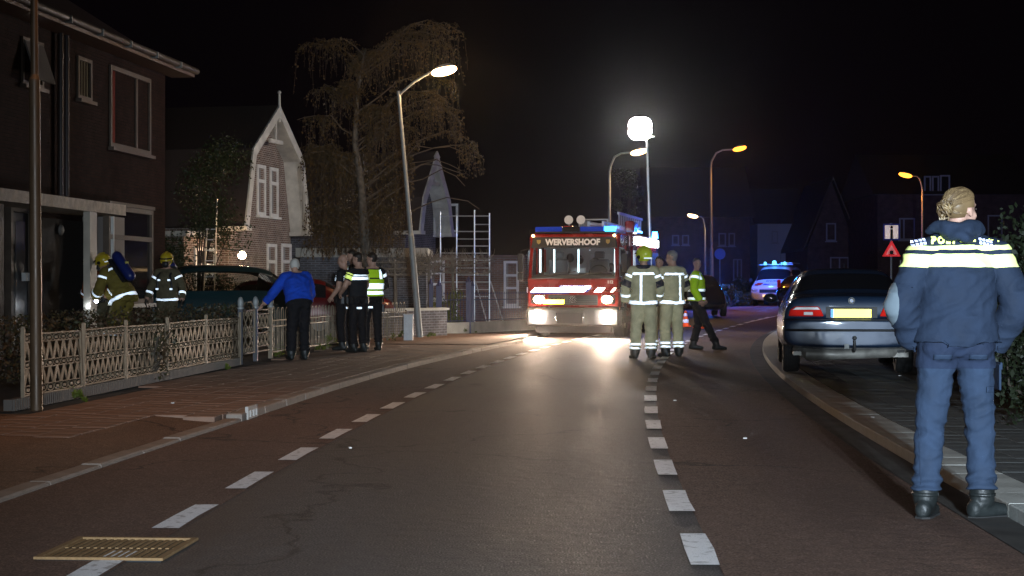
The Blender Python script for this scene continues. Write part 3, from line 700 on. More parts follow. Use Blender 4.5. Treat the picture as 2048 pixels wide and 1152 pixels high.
# ---- sign post with i sign and warning triangle
d = 57; t = thing('sign_post', 'blue framed square i sign above a red warning triangle on one post', 'sign', (xa(1783, d), d, gz(d)))
z0 = gz(d)
b = MB(); b.cyl((0, .04, 0), (0, .04, za(446, d) - z0), .035, n=10); b.cyl((.32, .06, 0), (.32, .06, za(520, d) - z0), .03, n=8); b.build('post', M_['steel'], t, smooth=40)
cz = za(464, d) - z0; r = 16.5 * d / F
b = MB(); b.lohi((-r, 0, cz - r), (r, .02, cz + r)); sg = b.build('sign_panel', mat('sign_deep_blue', (.04, .05, .35), .4), t)
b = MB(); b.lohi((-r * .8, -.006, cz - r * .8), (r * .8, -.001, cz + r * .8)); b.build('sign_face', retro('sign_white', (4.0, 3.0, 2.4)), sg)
text_obj('lettering', 'i', r * 2.3, M_['black'], sg, Matrix.Translation((0, -.01, cz - .02)) @ FRONT, .002, .018)
cz = za(501, d) - z0; r = 19 * d / F
tri = lambda q, dy=0: [(-q * .95, cz - q * .62 + dy), (q * .95, cz - q * .62 + dy), (0, cz + q * 1.05 + dy)]
b = MB(); b.prism(tri(r), .02, Matrix.Translation((0, -.0, 0))); sg = b.build('warning_triangle', retro('sign_red', (4.5, .2, .2)), t)
b = MB(); b.prism(tri(r * .62, -.015), .004, Matrix.Translation((0, -.006, 0))); b.build('triangle_face', retro('sign_face_red', (3.6, .9, .8)), sg)
b = MB(); b.cyl((0, -.007, cz - .06), (0, -.009, cz - .06), .07, n=14); b.lohi((-.1, -.009, cz - .14), (.1, -.007, cz - .11)); b.build('pictogram', M_['black'], sg)

# ================================================================== fences
# ornamental panel fence on the left; shared panel mesh of unit length, stretched per bay
def panel_mesh(n):
    b = MB(); L, H = 1.0, .62; w = .006
    b.frame((0, 0), (L, H), .016, (-.012, .012))
    z1, z2, z3, z4 = .1, .27, .345, .53
    for z in (z1, z2, z3, z4): b.lohi((.016, -.007, z - .004), (L - .016, .007, z + .004))
    for (a, c) in ((z1, z2), (z3, z4)):
        for i in range(n):
            x0 = .016 + (L - .032) * i / n; x1 = .016 + (L - .032) * (i + 1) / n; xm = (x0 + x1) / 2
            wd = (x1 - x0) * .17
            for s in (-1, 1):      # tapering slats set in zigzag
                xa_ = xm + s * (x1 - x0) * .5
                y = .003 * s
                b.prism([(xa_ - wd * 1.0, a), (xa_ + wd * 1.0, a), (xm + s * wd * .2 + wd * .8, c), (xm + s * wd * .2 - wd * .8, c)], .005, Matrix.Translation((0, y - .0025, 0)))
    for (a, c, m) in ((.016, z1, n), (z2, z3, n), (z4, H - .016, n)):
        for i in range(m):         # scrolls between the rails
            x0 = .016 + (L - .032) * (i + .5) / m; r = (c - a) * .5; zc = (a + c) / 2; rw = (L - .032) / m * .48
            pts = [(x0 + math.cos(q) * rw, 0, zc + math.sin(q) * r * .92) for q in [2 * PI * k / 8 for k in range(9)]]
            b.tube(pts, .006, 3)
            b.lohi((x0 - rw * .35, -.005, zc - r * .35), (x0 + rw * .35, .005, zc + r * .35))
    return b
FP = [(47, 16.4), (163, 18.24), (244, 19.8), (333, 21.6), (411, 23.6), (480, 25.7)]
def fx(d): return -5.783 + .065 * d
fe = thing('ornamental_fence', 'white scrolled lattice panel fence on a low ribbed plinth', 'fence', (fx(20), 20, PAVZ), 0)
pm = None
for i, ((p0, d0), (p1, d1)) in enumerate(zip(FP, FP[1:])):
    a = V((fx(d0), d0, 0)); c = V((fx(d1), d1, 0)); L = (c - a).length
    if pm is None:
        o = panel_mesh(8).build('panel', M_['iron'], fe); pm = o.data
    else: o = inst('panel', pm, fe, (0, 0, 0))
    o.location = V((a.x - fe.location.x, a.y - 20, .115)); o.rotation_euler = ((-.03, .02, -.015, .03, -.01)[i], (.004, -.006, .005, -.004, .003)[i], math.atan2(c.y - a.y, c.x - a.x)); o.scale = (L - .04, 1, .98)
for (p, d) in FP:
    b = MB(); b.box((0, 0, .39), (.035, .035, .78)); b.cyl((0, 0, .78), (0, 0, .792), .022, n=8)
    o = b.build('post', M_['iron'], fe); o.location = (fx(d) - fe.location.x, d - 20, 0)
b = MB()
L = 9.5
n = 150
for i in range(n):
    dd = 16.1 + i * L / n; x = fx(dd)
    b.box((x - fe.location.x + .02, dd - 20, .055), (.03, L / n * .5, .11))
    b.box((x - fe.location.x - .03, dd - 20, .055), (.08, L / n * 1.0, .106))
tag(b.build('plinth', mat('plinth_concrete', (.12, .1, .085), .85, bump=(40, .4)), fe), kind='stuff')
# dark scroll fence continuing left of the lattice panels
t = thing('iron_fence', 'dark scrolled iron fence behind the near lamp post', 'fence', (fx(15) - .1, 14.9, PAVZ), 0)
b = MB()
for k in range(4): b.box((.0, -k * .55, .38), (.03, .03, .76))
b.box((0, -.83, .72), (.02, 1.7, .02)); b.box((0, -.83, .12), (.02, 1.7, .02)); b.build('frame', M_['irond'], t)
b = MB()
for k in range(9):
    y = -.08 - k * .19; b.tube([(0, y + .09 * math.cos(q), .42 + .25 * math.sin(q)) for q in [i * PI / 5 for i in range(11)]], .009, 4)
b.build('scrollwork', M_['irond'], t)
# gate: scroll leaf between finial posts, then a short lattice panel
gd = [(481, 25.8), (511, 26.9), (541, 28.0)]
gt = thing('garden_gate', 'white iron garden gate with diamond scroll leaf between pointed posts', 'gate', (xa(481, 25.8), 25.8, PAVZ), 0)
O = gt.location
def gp(px, d): return V((xa(px, d) - O.x, d - O.y, 0))
for px, d in gd:
    q = gp(px, d); b = MB(); b.box((q.x, q.y, .42), (.07, .07, .84)); b.build('post', M_['irond'] if px != 541 else M_['iron'], gt)
    b = MB(); b.sph((q.x, q.y, .93), (.05, .05, .1), 8); b.cyl((q.x, q.y, .84), (q.x, q.y, .87), .055, n=8); b.build('finial', M_['steel'], gt, smooth=50)
def leaf(pa, pb, kind):
    L = (pb - pa).length; rz = math.atan2(pb.y - pa.y, pb.x - pa.x); b = MB(); H = .68
    if kind == 'scroll':
        b.frame((.06, 0), (L - .06, H), .022, (-.012, .012))
        xm = L / 2
        for (zc, r) in ((.06, .04), (.62, .04), (.30, .045), (.38, .045)):
            for q in (.25, .42, .58, .75):
                b.tube([(L * q + r * 1.6 * math.cos(t), 0, zc + r * math.sin(t)) for t in [i * PI / 5 for i in range(11)]], .009, 4)
        for s in (-1, 1):
            b.tube([(xm - s * L * .33, 0, .1), (xm + s * L * .33, 0, .6)], .011, 4)
            b.tube([(xm, 0, .08), (xm + s * L * .36, 0, .34), (xm, 0, .6)], .011, 4)
        b.tube([(.06, 0, H), (L * .3, 0, H + .12), (L * .7, 0, H + .12), (L - .06, 0, H)], .011, 4)
    else:
        b.frame((.04, .0), (L - .04, H), .02, (-.012, .012))
        for (a, c) in ((.09, .3), (.38, .6)):
            for i in range(4):
                x0 = .06 + (L - .12) * i / 4; x1 = .06 + (L - .12) * (i + 1) / 4
                b.tube([(x0, 0, a), (x1, 0, c)], .014, 4); b.tube([(x1, .004, a), (x0, .004, c)], .014, 4)
        for z in (.09, .3, .38, .6): b.lohi((.05, -.006, z - .01), (L - .05, .006, z + .01))
    o = b.build('gate_leaf' if kind == 'scroll' else 'panel', M_['iron'], gt); o.location = pa + V((0, 0, .14)); o.rotation_euler = (0, 0, rz)
leaf(gp(*gd[0]), gp(*gd[1]), 'scroll'); leaf(gp(*gd[1]), gp(*gd[2]), 'panel')
for px, d in gd[:0]: pass
# hairpin railing to the right of the gate
hp = [(543, 28.1), (577, 29.3), (655, 32.3), (700, 34.2), (774, 37.0), (812, 38.3)]
hf = thing('hairpin_railing', 'white hairpin topped iron railing behind the officers', 'fence', (xa(543, 28.1), 28.1, PAVZ), 0)
O2 = hf.location
def hpp(px, d): return V((xa(px, d) - O2.x, d - O2.y, 0))
for px, d in hp:
    q = hpp(px, d); b = MB(); b.box((q.x, q.y, .33), (.035, .035, .66)); b.build('post', M_['iron'], hf)
for (a, c) in zip(hp, hp[1:]):
    pa, pb = hpp(*a), hpp(*c); L = (pb - pa).length; u = (pb - pa) / L
    for z in (.1, .52, .62):
        b = MB(); b.tube([pa + V((0, 0, z)), pb + V((0, 0, z))], .012, 4); b.build('rail', M_['iron'], hf)
    n = max(2, int(L / .26)); b = MB(); b2 = MB()
    for i in range(n):
        c0 = pa + u * (L * (i + .25) / n); c1 = pa + u * (L * (i + .75) / n)
        top = [c0 + V((0, 0, .08)), c0 + V((0, 0, .74))] + [(c0 + c1) / 2 + (c0 - c1) / 2 * math.cos(q) + V((0, 0, .76 + .07 * math.sin(q))) for q in (.5, 1.1, PI / 2, 2.0, 2.6)] + [c1 + V((0, 0, .74)), c1 + V((0, 0, .08))]
        b.tube(top, .009, 4)
        m_ = (c0 + c1) / 2; b2.tube([m_ + V((0, 0, .1)), m_ + V((0, 0, .62))], .006, 4)
    b.build('hairpins', M_['iron'], hf); b2.build('bars', M_['iron'], hf)
# white utility box
p = at(817, 600, 37.2); t = thing('utility_box', 'narrow white utility box at the foot of the leaning lamp', 'utility box', (p.x, 37.2, PAVZ))
b = MB(); b.lohi((-.1, -.12, 0), (.1, .12, .56)); b.build('cabinet', mat('box_white', (.6, .6, .6), .5, var=(8, .1)), t, bevel=.008)
b = MB(); b.lohi((-.115, -.135, .56), (.115, .135, .585)); b.build('lid', MATS['box_white'], t, bevel=.005)
b = MB(); b.lohi((-.085, -.126, .05), (.085, -.121, .5)); b.build('door', MATS['box_white'], t)
# second garden: stone coping and pillar behind
t = thing('garden_wall', 'low garden wall with grey coping behind the officers', 'wall', (xa(772, 39), 39, PAVZ), 1.0)
b = MB(); b.lohi((-.8, -.1, 0), (2.3, .1, .62)); b.build('wall', MATS['brick_annex'], t)
b = MB(); b.lohi((-.85, -.14, .62), (2.35, .14, .68)); b.build('coping', M_['band'], t)
# blue iron fence with tall gate posts up to the fire engine
bf_ = thing('blue_iron_fence', 'dark blue iron bar fence with two tall gate pillars left of the fire engine', 'fence', (xa(870, 42), 42, PAVZ), 0)
O3 = bf_.location
pts = [(862, 42.0), (878, 42.4), (937, 43.2), (1056, 46.5), (1120, 49)]
def bp_(px, d): return V((xa(px, d) - O3.x, d - O3.y, 0))
for (px, d, w, h) in ((862, 42, .1, 1.25), (878, 42.4, .14, 1.2), (937, 43.2, .13, 1.3), (945, 43.4, .09, 1.2)):
    q = bp_(px, d); b = MB(); b.lohi((q.x - w / 2, q.y - w / 2, 0), (q.x + w / 2, q.y + w / 2, h)); b.cyl((q.x, q.y, h), (q.x, q.y, h + .14), w * .6, .01, 4); b.build('pillar', M_['ironb'], bf_)
for a, c in ((pts[1], pts[2]), (pts[2], pts[3]), (pts[3], pts[4])):
    pa, pb = bp_(*a), bp_(*c); L = (pb - pa).length
    for z in (.32, .85):
        b = MB(); b.tube([pa + V((0, 0, z)), pb + V((0, 0, z))], .015, 4); b.build('rail', M_['ironb'], bf_)
    n = int(L / .11); b = MB()
    for i in range(n):
        q = pa.lerp(pb, (i + .5) / n); b.tube([q + V((0, 0, .3)), q + V((0, 0, 1.0))], .009, 4); b.cyl(q + V((0, 0, 1.0)), q + V((0, 0, 1.06)), .02, .002, 4)
    b.build('bars', M_['ironb'], bf_)
    m_ = (pa + pb) / 2; b = MB(); b.box((m_.x, m_.y, .14), (L, .12, .28), rz=math.atan2(pb.y - pa.y, pb.x - pa.x)); b.build('plinth', M_['band'], bf_)
# bare espalier limes in front of the garage
def espalier(label, px, d, h, w, seed):
    r = random.Random(seed); t = thing('espalier_tree', label, 'tree', (xa(px, d), d, PAVZ), 0, 'pleached trees in front of the garage')
    bk = mat('bark_grey', (.2, .18, .15), .9, bump=(30, .6), var=(6, .3))
    b = MB(); b.tube([(0, 0, 0), (.02, 0, h * .5), (-.01, 0, h)], [.055, .045, .035], 7); b.build('trunk', bk, t, smooth=60)
    b = MB()
    for z in (h * .78, h * .87, h * .96):
        for s in (-1, 1):
            p = V((0, 0, z)); pts = [p.copy()]
            for k in range(6): p = p + V((s * w / 6, r.uniform(-.04, .04), r.uniform(-.02, .03))); pts.append(p.copy())
            b.tube(pts, [.026, .024, .02, .018, .015, .012, .01], 4)
            for q in pts:
                for _ in range(7):
                    e = q + V((r.uniform(-.15, .15), r.uniform(-.15, .15), r.uniform(-.1, .34))); m2 = (q + e) / 2 + V((r.uniform(-.05, .05), 0, r.uniform(-.03, .03)))
                    b.tube([q, m2, e], [.009, .006, .003], 3)
    b.build('branches', bk, t)
espalier('leftmost pleached tree with bare twigs before the garage', 790, 44.5, 1.9, 1.0, 1)
espalier('middle pleached tree with bare twigs before the scaffold', 858, 45, 2.0, 1.0, 2)
espalier('right pleached tree with bare twigs before the scaffold', 905, 45.5, 2.0, 1.0, 3)

# ================================================================== vegetation
bark_w = mat('birch_bark', (.12, .105, .085), .8, bump=(25, .5), var=(9, .5))
lf_b = leaf_mat('birch_leaf', (.13, .08, .022), (.06, .045, .016), .4); lf_d = leaf_mat('shrub_leaf', (.03, .05, .015), (.05, .06, .02), .2)
lf_g = leaf_mat('bright_leaf', (.14, .17, .02), (.08, .12, .02), .35); lf_r = leaf_mat('hedge_leaf', (.04, .05, .02), (.08, .04, .02), .2)
def birch():
    r = random.Random(5); d = 44.5
    t = thing('birch_tree', 'tall weeping birch with drooping brown leaves round the warm street lamp', 'tree', (xa(738, d), d, .05))
    H = 8.0; b = MB(); tr = [V((0, 0, 0)), V((.03, 0, 1.3)), V((-.12, 0, 2.6)), V((-.2, .1, 3.8)), V((-.38, .1, 5.0)), V((-.3, 0, 6.3)), V((-.1, 0, 7.4))]
    b.tube(tr, [.17, .15, .13, .10, .075, .05, .02], 10); pts = []
    limbs = []; lb = MB()
    for k in range(46):
        f = r.uniform(.28, .98); i = int(f * 6); p = tr[i].lerp(tr[min(6, i + 1)], f * 6 - i)
        a = r.uniform(0, 2 * PI); L = r.uniform(.8, 2.5) * (1.1 - f * .5)
        if k < 9: a = r.uniform(-.5, .6); L = r.uniform(1.8, 3.2) * (1.15 - .3 * f)
        elif k < 16: a = PI + r.uniform(-.5, .5); L = r.uniform(1.0, 1.7)
        elif k < 26: a = r.uniform(-.4, .4); L = r.uniform(2.2, 3.6) * (1.25 - .5 * f)
        q = [p]; z = p.z
        for s in range(1, 7):
            u = s / 6; q.append(p + V((math.cos(a) * L * (u ** .8) + r.uniform(-.09, .09), math.sin(a) * L * u * .8 + r.uniform(-.09, .09), L * (1.15 * u - .85 * u * u) + r.uniform(-.1, .1))))
        rad = [.026 * (1 - f * .5) * (1 - .8 * s / 6) + .004 for s in range(7)]
        lb.tube(q, rad, 5); limbs.append(q)
    b.build('trunk', bark_w, t, smooth=70); lb.build('branches', mat('branch_bark', (.11, .085, .06), .8), t, smooth=70)
    tw = MB(); P = []
    for q in limbs:
        for _ in range(48):
            f = r.uniform(.12, 1); i = min(5, int(f * 6)); s = q[i].lerp(q[i + 1], f * 6 - i)
            L = r.choice((.4, .7, 1.1, 1.6, 2.2)) * r.uniform(.7, 1.3) * (.6 + .5 * f) * (.5 if s.z > 6.2 else 1); dx, dy = r.uniform(-.35, .35), r.uniform(-.35, .35); n = max(4, int(L / .16)); ps = []
            for k in range(n + 1):
                u = k / n; ps.append(s + V((dx * math.sqrt(u) + r.uniform(-.02, .02), dy * math.sqrt(u) + r.uniform(-.02, .02), .12 * u - L * u * u)))
            ps = [p_ for p_ in ps if p_.z > 1.95]
            ps = [p_ for p_ in ps if (p_.x > -1.75 + .3 * noise.noise(p_ * .7) or p_.z > 5.9) and not (1.15 < p_.x < 2.35 and p_.z < 4.9 + .5 * noise.noise(p_ * 1.3)) and not (p_.x >= 2.35 and p_.z < 4.2 + .5 * noise.noise(p_ * 1.3))]
            if len(ps) < 3: continue
            tw.tube(ps, .0045, 3)
            for a_, c_ in zip(ps, ps[1:]):
                for _ in range(3):
                    if r.random() < (.8 if c_.z < 6.5 else .55): P.append(a_.lerp(c_, r.random()) + V((r.uniform(-.05, .05), r.uniform(-.05, .05), r.uniform(-.03, .03))))
    tw.build('twigs', mat('twig', (.06, .04, .025), .8), t)
    leaves('crown', P, .07, lf_b, t, 3, droop=True)
birch()
def bushy(label, px, d, z0, z1, w, n, leaf, size, seed, name='shrub', cat='shrub', z_base=0.05, trunk=True, blobs=9, depth=None):
    r = random.Random(seed); t = thing(name, label, cat, (xa(px, d), d, z_base)); P = []; cs = []
    for k in range(blobs):
        f = r.random(); zz = z0 + (z1 - z0) * (.12 + .8 * f); ww = w * (.5 - .32 * abs(f - .4))
        cs.append((V((r.uniform(-ww, ww), r.uniform(-ww, ww) * .7, zz)), r.uniform(.18, .34) * min(w, z1 - z0)))
    b = MB()
    for c, rad in cs:
        if trunk: b.tube([(0, 0, 0), V((c.x * .3, c.y * .3, c.z * .5)), c, c + V((r.uniform(-.3, .3), 0, rad))], [.03, .022, .012, .004], 4)
        for _ in range(int(n / blobs)):
            v = V((r.gauss(0, 1), r.gauss(0, 1), r.gauss(0, 1))).normalized() * rad * (r.random() ** .45) * r.uniform(.85, 1.25); P.append(c + v)
    if trunk: b.build('stem', mat('bark_dark', (.05, .04, .03), .9), t)
    P = [p for p in P if p.z > .0]
    leaves('foliage', P, size, leaf, t, seed); return t
bushy('dark leafy tree between the brick house and the pointed cottage', 398, 44, .5, 4.9, 2.3, 9000, lf_d, .075, 11, 'garden_tree', 'tree', blobs=16)
bushy('clipped green bush behind the blue iron fence', 897, 43.6, .15, 1.05, .75, 3200, lf_g, .05, 12, 'bush', 'bush', blobs=10)
bushy('leafy climber hanging over the third lattice panel', 300, 21.0, -.02, .62, .6, 700, lf_r, .05, 13, 'climber', 'plant', PAVZ, blobs=8)
bushy('small climber shoot at the second lattice panel', 132, 17.9, .0, .25, .3, 160, lf_g, .04, 14, 'climber', 'plant', PAVZ, blobs=4)
for k, (px, d, w, h, lab) in enumerate(((557, 28.8, .22, .22, 'yellow green weed tuft by the gate'), (643, 31.6, .2, .15, 'low weed tuft behind the elderly man'), (664, 32.2, .25, .25, 'weed tuft at the railing beside the bald officer'), (790, 37, .5, .22, 'weeds growing along the railing left of the utility box'), (850, 39.8, .5, .12, 'weeds around the foot of the leaning lamp'), (925, 43.0, .8, .1, 'thin grass below the blue fence'), (160, 17.6, .2, .08, 'weed tuft below the lattice panels'), (445, 24.6, .25, .06, 'moss tuft on the pavement before the last lattice panel'))):
    bushy(lab, px, d, 0, h, w, 220, lf_g, .035, 20 + k, 'weed_tuft', 'weeds', PAVZ, trunk=False, blobs=5)
# hedge behind the lattice fence
r = random.Random(3); P = []
for _ in range(11000):
    d = r.uniform(17, 30.5); x = fx(d) - .35 - abs(r.gauss(0, .5)); z = PAVZ + r.uniform(.2, .86) + .1 * noise.noise(V((x, d * 1.5, 0))); P.append((x, d, min(z, PAVZ + .88)))
tag(leaves('hedge', P, .05, lf_r, None, 4), 'dark low hedge growing behind the white lattice fence', 'hedge', kind='stuff')
bushy('tall dark conifer behind the warm lamp and fire engine', 1250, 66, .5, za(330, 66), 1.2, 5000, lf_d, .09, 31, 'conifer', 'tree', blobs=24)
bushy('bush lit blue at the roadside left of the police van', 1462, 79, 0, .95, 1.6, 3000, lf_d, .08, 32, 'bush', 'bush', .35, blobs=12)
bushy('dark bush beside the far lit window', 1476, 92, 0, 1.4, 1.5, 1500, lf_d, .1, 33, 'bush', 'bush', .35, blobs=8)
bushy('tall dark hedge bush at the right edge', 2105, 14.5, .0, 2.0, 1.2, 7000, leaf_mat('hedge_dark', (.014, .022, .008), (.02, .028, .012), .2), .06, 34, 'hedge_bush', 'bush', .05, blobs=22)
for k in range(3):
    x0 = [4.85, 5.0, 5.25][k]; y0 = [15.3, 14.4, 16.5][k]
    t = thing('grass_clump', ['lit long grass clump right of the woman officer', 'grass clump at the right edge nearest the camera', 'grass clump behind the lit one at right'][k], 'grass clump', (x0, y0, .06)); r = random.Random(k); b = MB()
    for _ in range(150):
        a = r.uniform(0, 2 * PI); L = r.uniform(.25, .6); o = V((r.uniform(-.2, .2), r.uniform(-.2, .2), 0)); dr = V((math.cos(a), math.sin(a), 0)); w = V((-dr.y, dr.x, 0)) * .006
        q = [o, o + dr * L * .25 + V((0, 0, L * .6)), o + dr * L * .7 + V((0, 0, L * .65)), ]
        v = [b.bm.verts.new(p_) for p_ in (q[0] - w, q[0] + w, q[1] + w, q[1] - w, q[2])]; b.bm.faces.new(v[:4]); b.bm.faces.new((v[3], v[2], v[4]))
    b.build('blades', leaf_mat('grass_blade', (.07, .12, .03), (.12, .12, .04), .3), t)
# soil verge on the right
strip('verge', 2, 60, 5.2, 14, .05, M_['earth'], 2)
# litter
b = None
for k, (px, py) in enumerate(((1490, 862), (1800, 757), (1745, 843), (118, 783), (345, 814), (700, 880), (1350, 790))):
    d = 4250 / (py - 574) * .94; z = .11 if px < 700 or px > 1700 else .012
    b = MB(); b.box((0, 0, .005), (.05 if k % 2 else .03, .02, .008)); o = b.build('litter', M_['white'])
    o.location = (xa(px, d), d, z + .0); o.rotation_euler = (0, 0, k)
    tag(o, ['scrap of paper on the road centre', 'pale twig on the grey paving under the car', 'small scrap on the grey paving', 'white scrap on the left pavement by the plinth', 'tiny scrap on the left pavement', 'tiny scrap on the red lane', 'tiny scrap beside the dashes'][k], 'litter')
# ================================================================== people
SK = mat('skin', (.42, .24, .17), .55, var=(14, .12)); SKW = mat('skin_fair', (.5, .3, .23), .5, bump=(60, .1))
def cloth(name, c, var=.2, bump=.35, rough=.85):
    return mat(name, c, rough, bump=(45, bump), var=(7, var), spec=.25)
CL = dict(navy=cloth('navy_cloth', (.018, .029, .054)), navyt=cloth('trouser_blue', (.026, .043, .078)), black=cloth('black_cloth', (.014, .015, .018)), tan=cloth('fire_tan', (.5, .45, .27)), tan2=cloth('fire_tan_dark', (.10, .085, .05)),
    blue=cloth('jacket_blue', (.008, .055, .42)), dark=cloth('dark_trousers', (.008, .008, .010)), boot=mat('boot_leather', (.012, .015, .015), .5, bump=(40, .4), var=(9, .3)),
    pad=cloth('dark_pad', (.02, .022, .035)), padl=mat('elbow_patch', (.16, .2, .23), .45), glove=mat('glove', (.03, .028, .025), .7), yellow=cloth('mustard_cloth', (.19, .145, .03)), orange=cloth('orange_brown', (.22, .06, .02)))
HAIR = dict(blond=None, dark=mat('hair_dark', (.02, .013, .009), .5, bump=(90, .8)), grey=mat('hair_grey', (.2, .18, .16), .6, bump=(90, .8)), white=mat('hair_white', (.5, .47, .42), .6, bump=(90, .8)), bald=mat('hair_stubble', (.25, .15, .11), .6))
BASE = dict(pelvis=(0, 0, .96), waist=(0, .0, 1.10), chest=(0, .0, 1.32), neck=(0, -.01, 1.49), head=(0, .015, 1.66),
    shL=(-.175, 0, 1.43), shR=(.175, 0, 1.43), elL=(-.235, -.02, 1.16), elR=(.235, -.02, 1.16), wrL=(-.25, .06, .92), wrR=(.25, .06, .92),
    hipL=(-.09, 0, .93), hipR=(.09, 0, .93), knL=(-.11, .02, .50), knR=(.11, .02, .50), anL=(-.12, -.02, .10), anR=(.12, -.02, .10))
BONES = [('belly', 'pelvis', 'waist'), ('chest', 'waist', 'chest'), ('upper', 'chest', 'neck'), ('neck', 'neck', 'head'),
    ('uaL', 'shL', 'elL'), ('uaR', 'shR', 'elR'), ('faL', 'elL', 'wrL'), ('faR', 'elR', 'wrR'), ('thL', 'hipL', 'knL'), ('thR', 'hipR', 'knR'), ('shinL', 'knL', 'anL'), ('shinR', 'knR', 'anR')]
RAD = dict(belly=(.165, .155), chest=(.155, .175), upper=(.16, .085), neck=(.058, .058), uaL=(.056, .047), uaR=(.056, .047), faL=(.046, .036), faR=(.046, .036), thL=(.092, .066), thR=(.092, .066), shinL=(.064, .046), shinR=(.064, .046))

def ring_loft(bm, secs, n=20):       # secs: (center, ux, uy, rx, ry)
    rings = []
    for c, ux, uy, a, b_ in secs:
        rings.append([bm.verts.new(c + ux * (math.cos(2 * PI * k / n) * a) + uy * (math.sin(2 * PI * k / n) * b_)) for k in range(n)])
    for r1, r2 in zip(rings, rings[1:]):
        for k in range(n): bm.faces.new((r1[k], r1[(k + 1) % n], r2[(k + 1) % n], r2[k]))
    bm.faces.new(rings[0][::-1]); bm.faces.new(rings[-1])
def capsule(bm, a, b, ra, rb, n=14):
    d = (b - a); L = d.length; t = d / L if L > 1e-6 else V((0, 0, 1)); ux = t.orthogonal().normalized(); uy = t.cross(ux)
    s = [(a + t * (-ra * math.cos(q)), ux, uy, ra * math.sin(q) + 1e-4, ra * math.sin(q) + 1e-4) for q in (.15, .6, 1.1)]
    s += [(a.lerp(b, f), ux, uy, ra + (rb - ra) * f, ra + (rb - ra) * f) for f in (0, .33, .66, 1)]
    s += [(b + t * (rb * math.cos(q)), ux, uy, rb * math.sin(q) + 1e-4, rb * math.sin(q) + 1e-4) for q in (1.1, .6, .15)]
    ring_loft(bm, s, n)
def remesh(bm, vox, smooth=5):
    me = bpy.data.meshes.new('tmp'); bmesh.ops.recalc_face_normals(bm, faces=bm.faces[:]); bm.to_mesh(me); bm.free()
    o = bpy.data.objects.new('tmp', me); COL.objects.link(o); m = o.modifiers.new('r', 'REMESH'); m.mode = 'VOXEL'; m.voxel_size = vox
    s = o.modifiers.new('s', 'SMOOTH'); s.factor = .5; s.iterations = smooth
    dg = bpy.context.evaluated_depsgraph_get(); e = bpy.data.meshes.new_from_object(o.evaluated_get(dg))
    bpy.data.objects.remove(o); bpy.data.meshes.remove(me)
    b2 = bmesh.new(); b2.from_mesh(e); bpy.data.meshes.remove(e); return b2
def hand(bm, wr, d, palm, s=1.0, curl=.5, thumb=1):      # wrist, direction, palm normal; five separate fingers
    d = d.normalized(); palm = (palm - d * palm.dot(d)).normalized(); side = d.cross(palm).normalized() * thumb
    for k in range(1):
        q = wr + d * .045 * s; ring_loft(bm, [(wr - d * .02, side, palm, .026 * s, .02 * s), (wr + d * .02 * s, side, palm, .034 * s, .018 * s), (wr + d * .06 * s, side, palm, .042 * s, .016 * s), (wr + d * .095 * s, side, palm, .04 * s, .013 * s)], 12)
    for i, (off, L) in enumerate(((-.031, .062), (-.010, .074), (.011, .079), (.032, .07))):
        p = wr + d * .088 * s + side * off * s; dd = d; r = .0088 * s
        for seg, f in ((.45, 0), (.32, curl), (.25, curl)):
            dd = (dd * math.cos(f) + palm * math.sin(f)).normalized() if f else (dd * math.cos(curl * .6) + palm * math.sin(curl * .6)).normalized()
            q = p + dd * L * seg * s; capsule(bm, p, q, r, r * .92, 8); p = q; r *= .92
    p = wr + d * .03 * s + side * .03 * s; dd = (d * .75 + side * .65 + palm * .3).normalized()
    q = p + dd * .04 * s; capsule(bm, p, q, .012 * s, .01 * s, 8); dd = (d * .9 + palm * .45 + side * .2).normalized(); capsule(bm, q, q + dd * .03 * s, .01 * s, .0085 * s, 8)

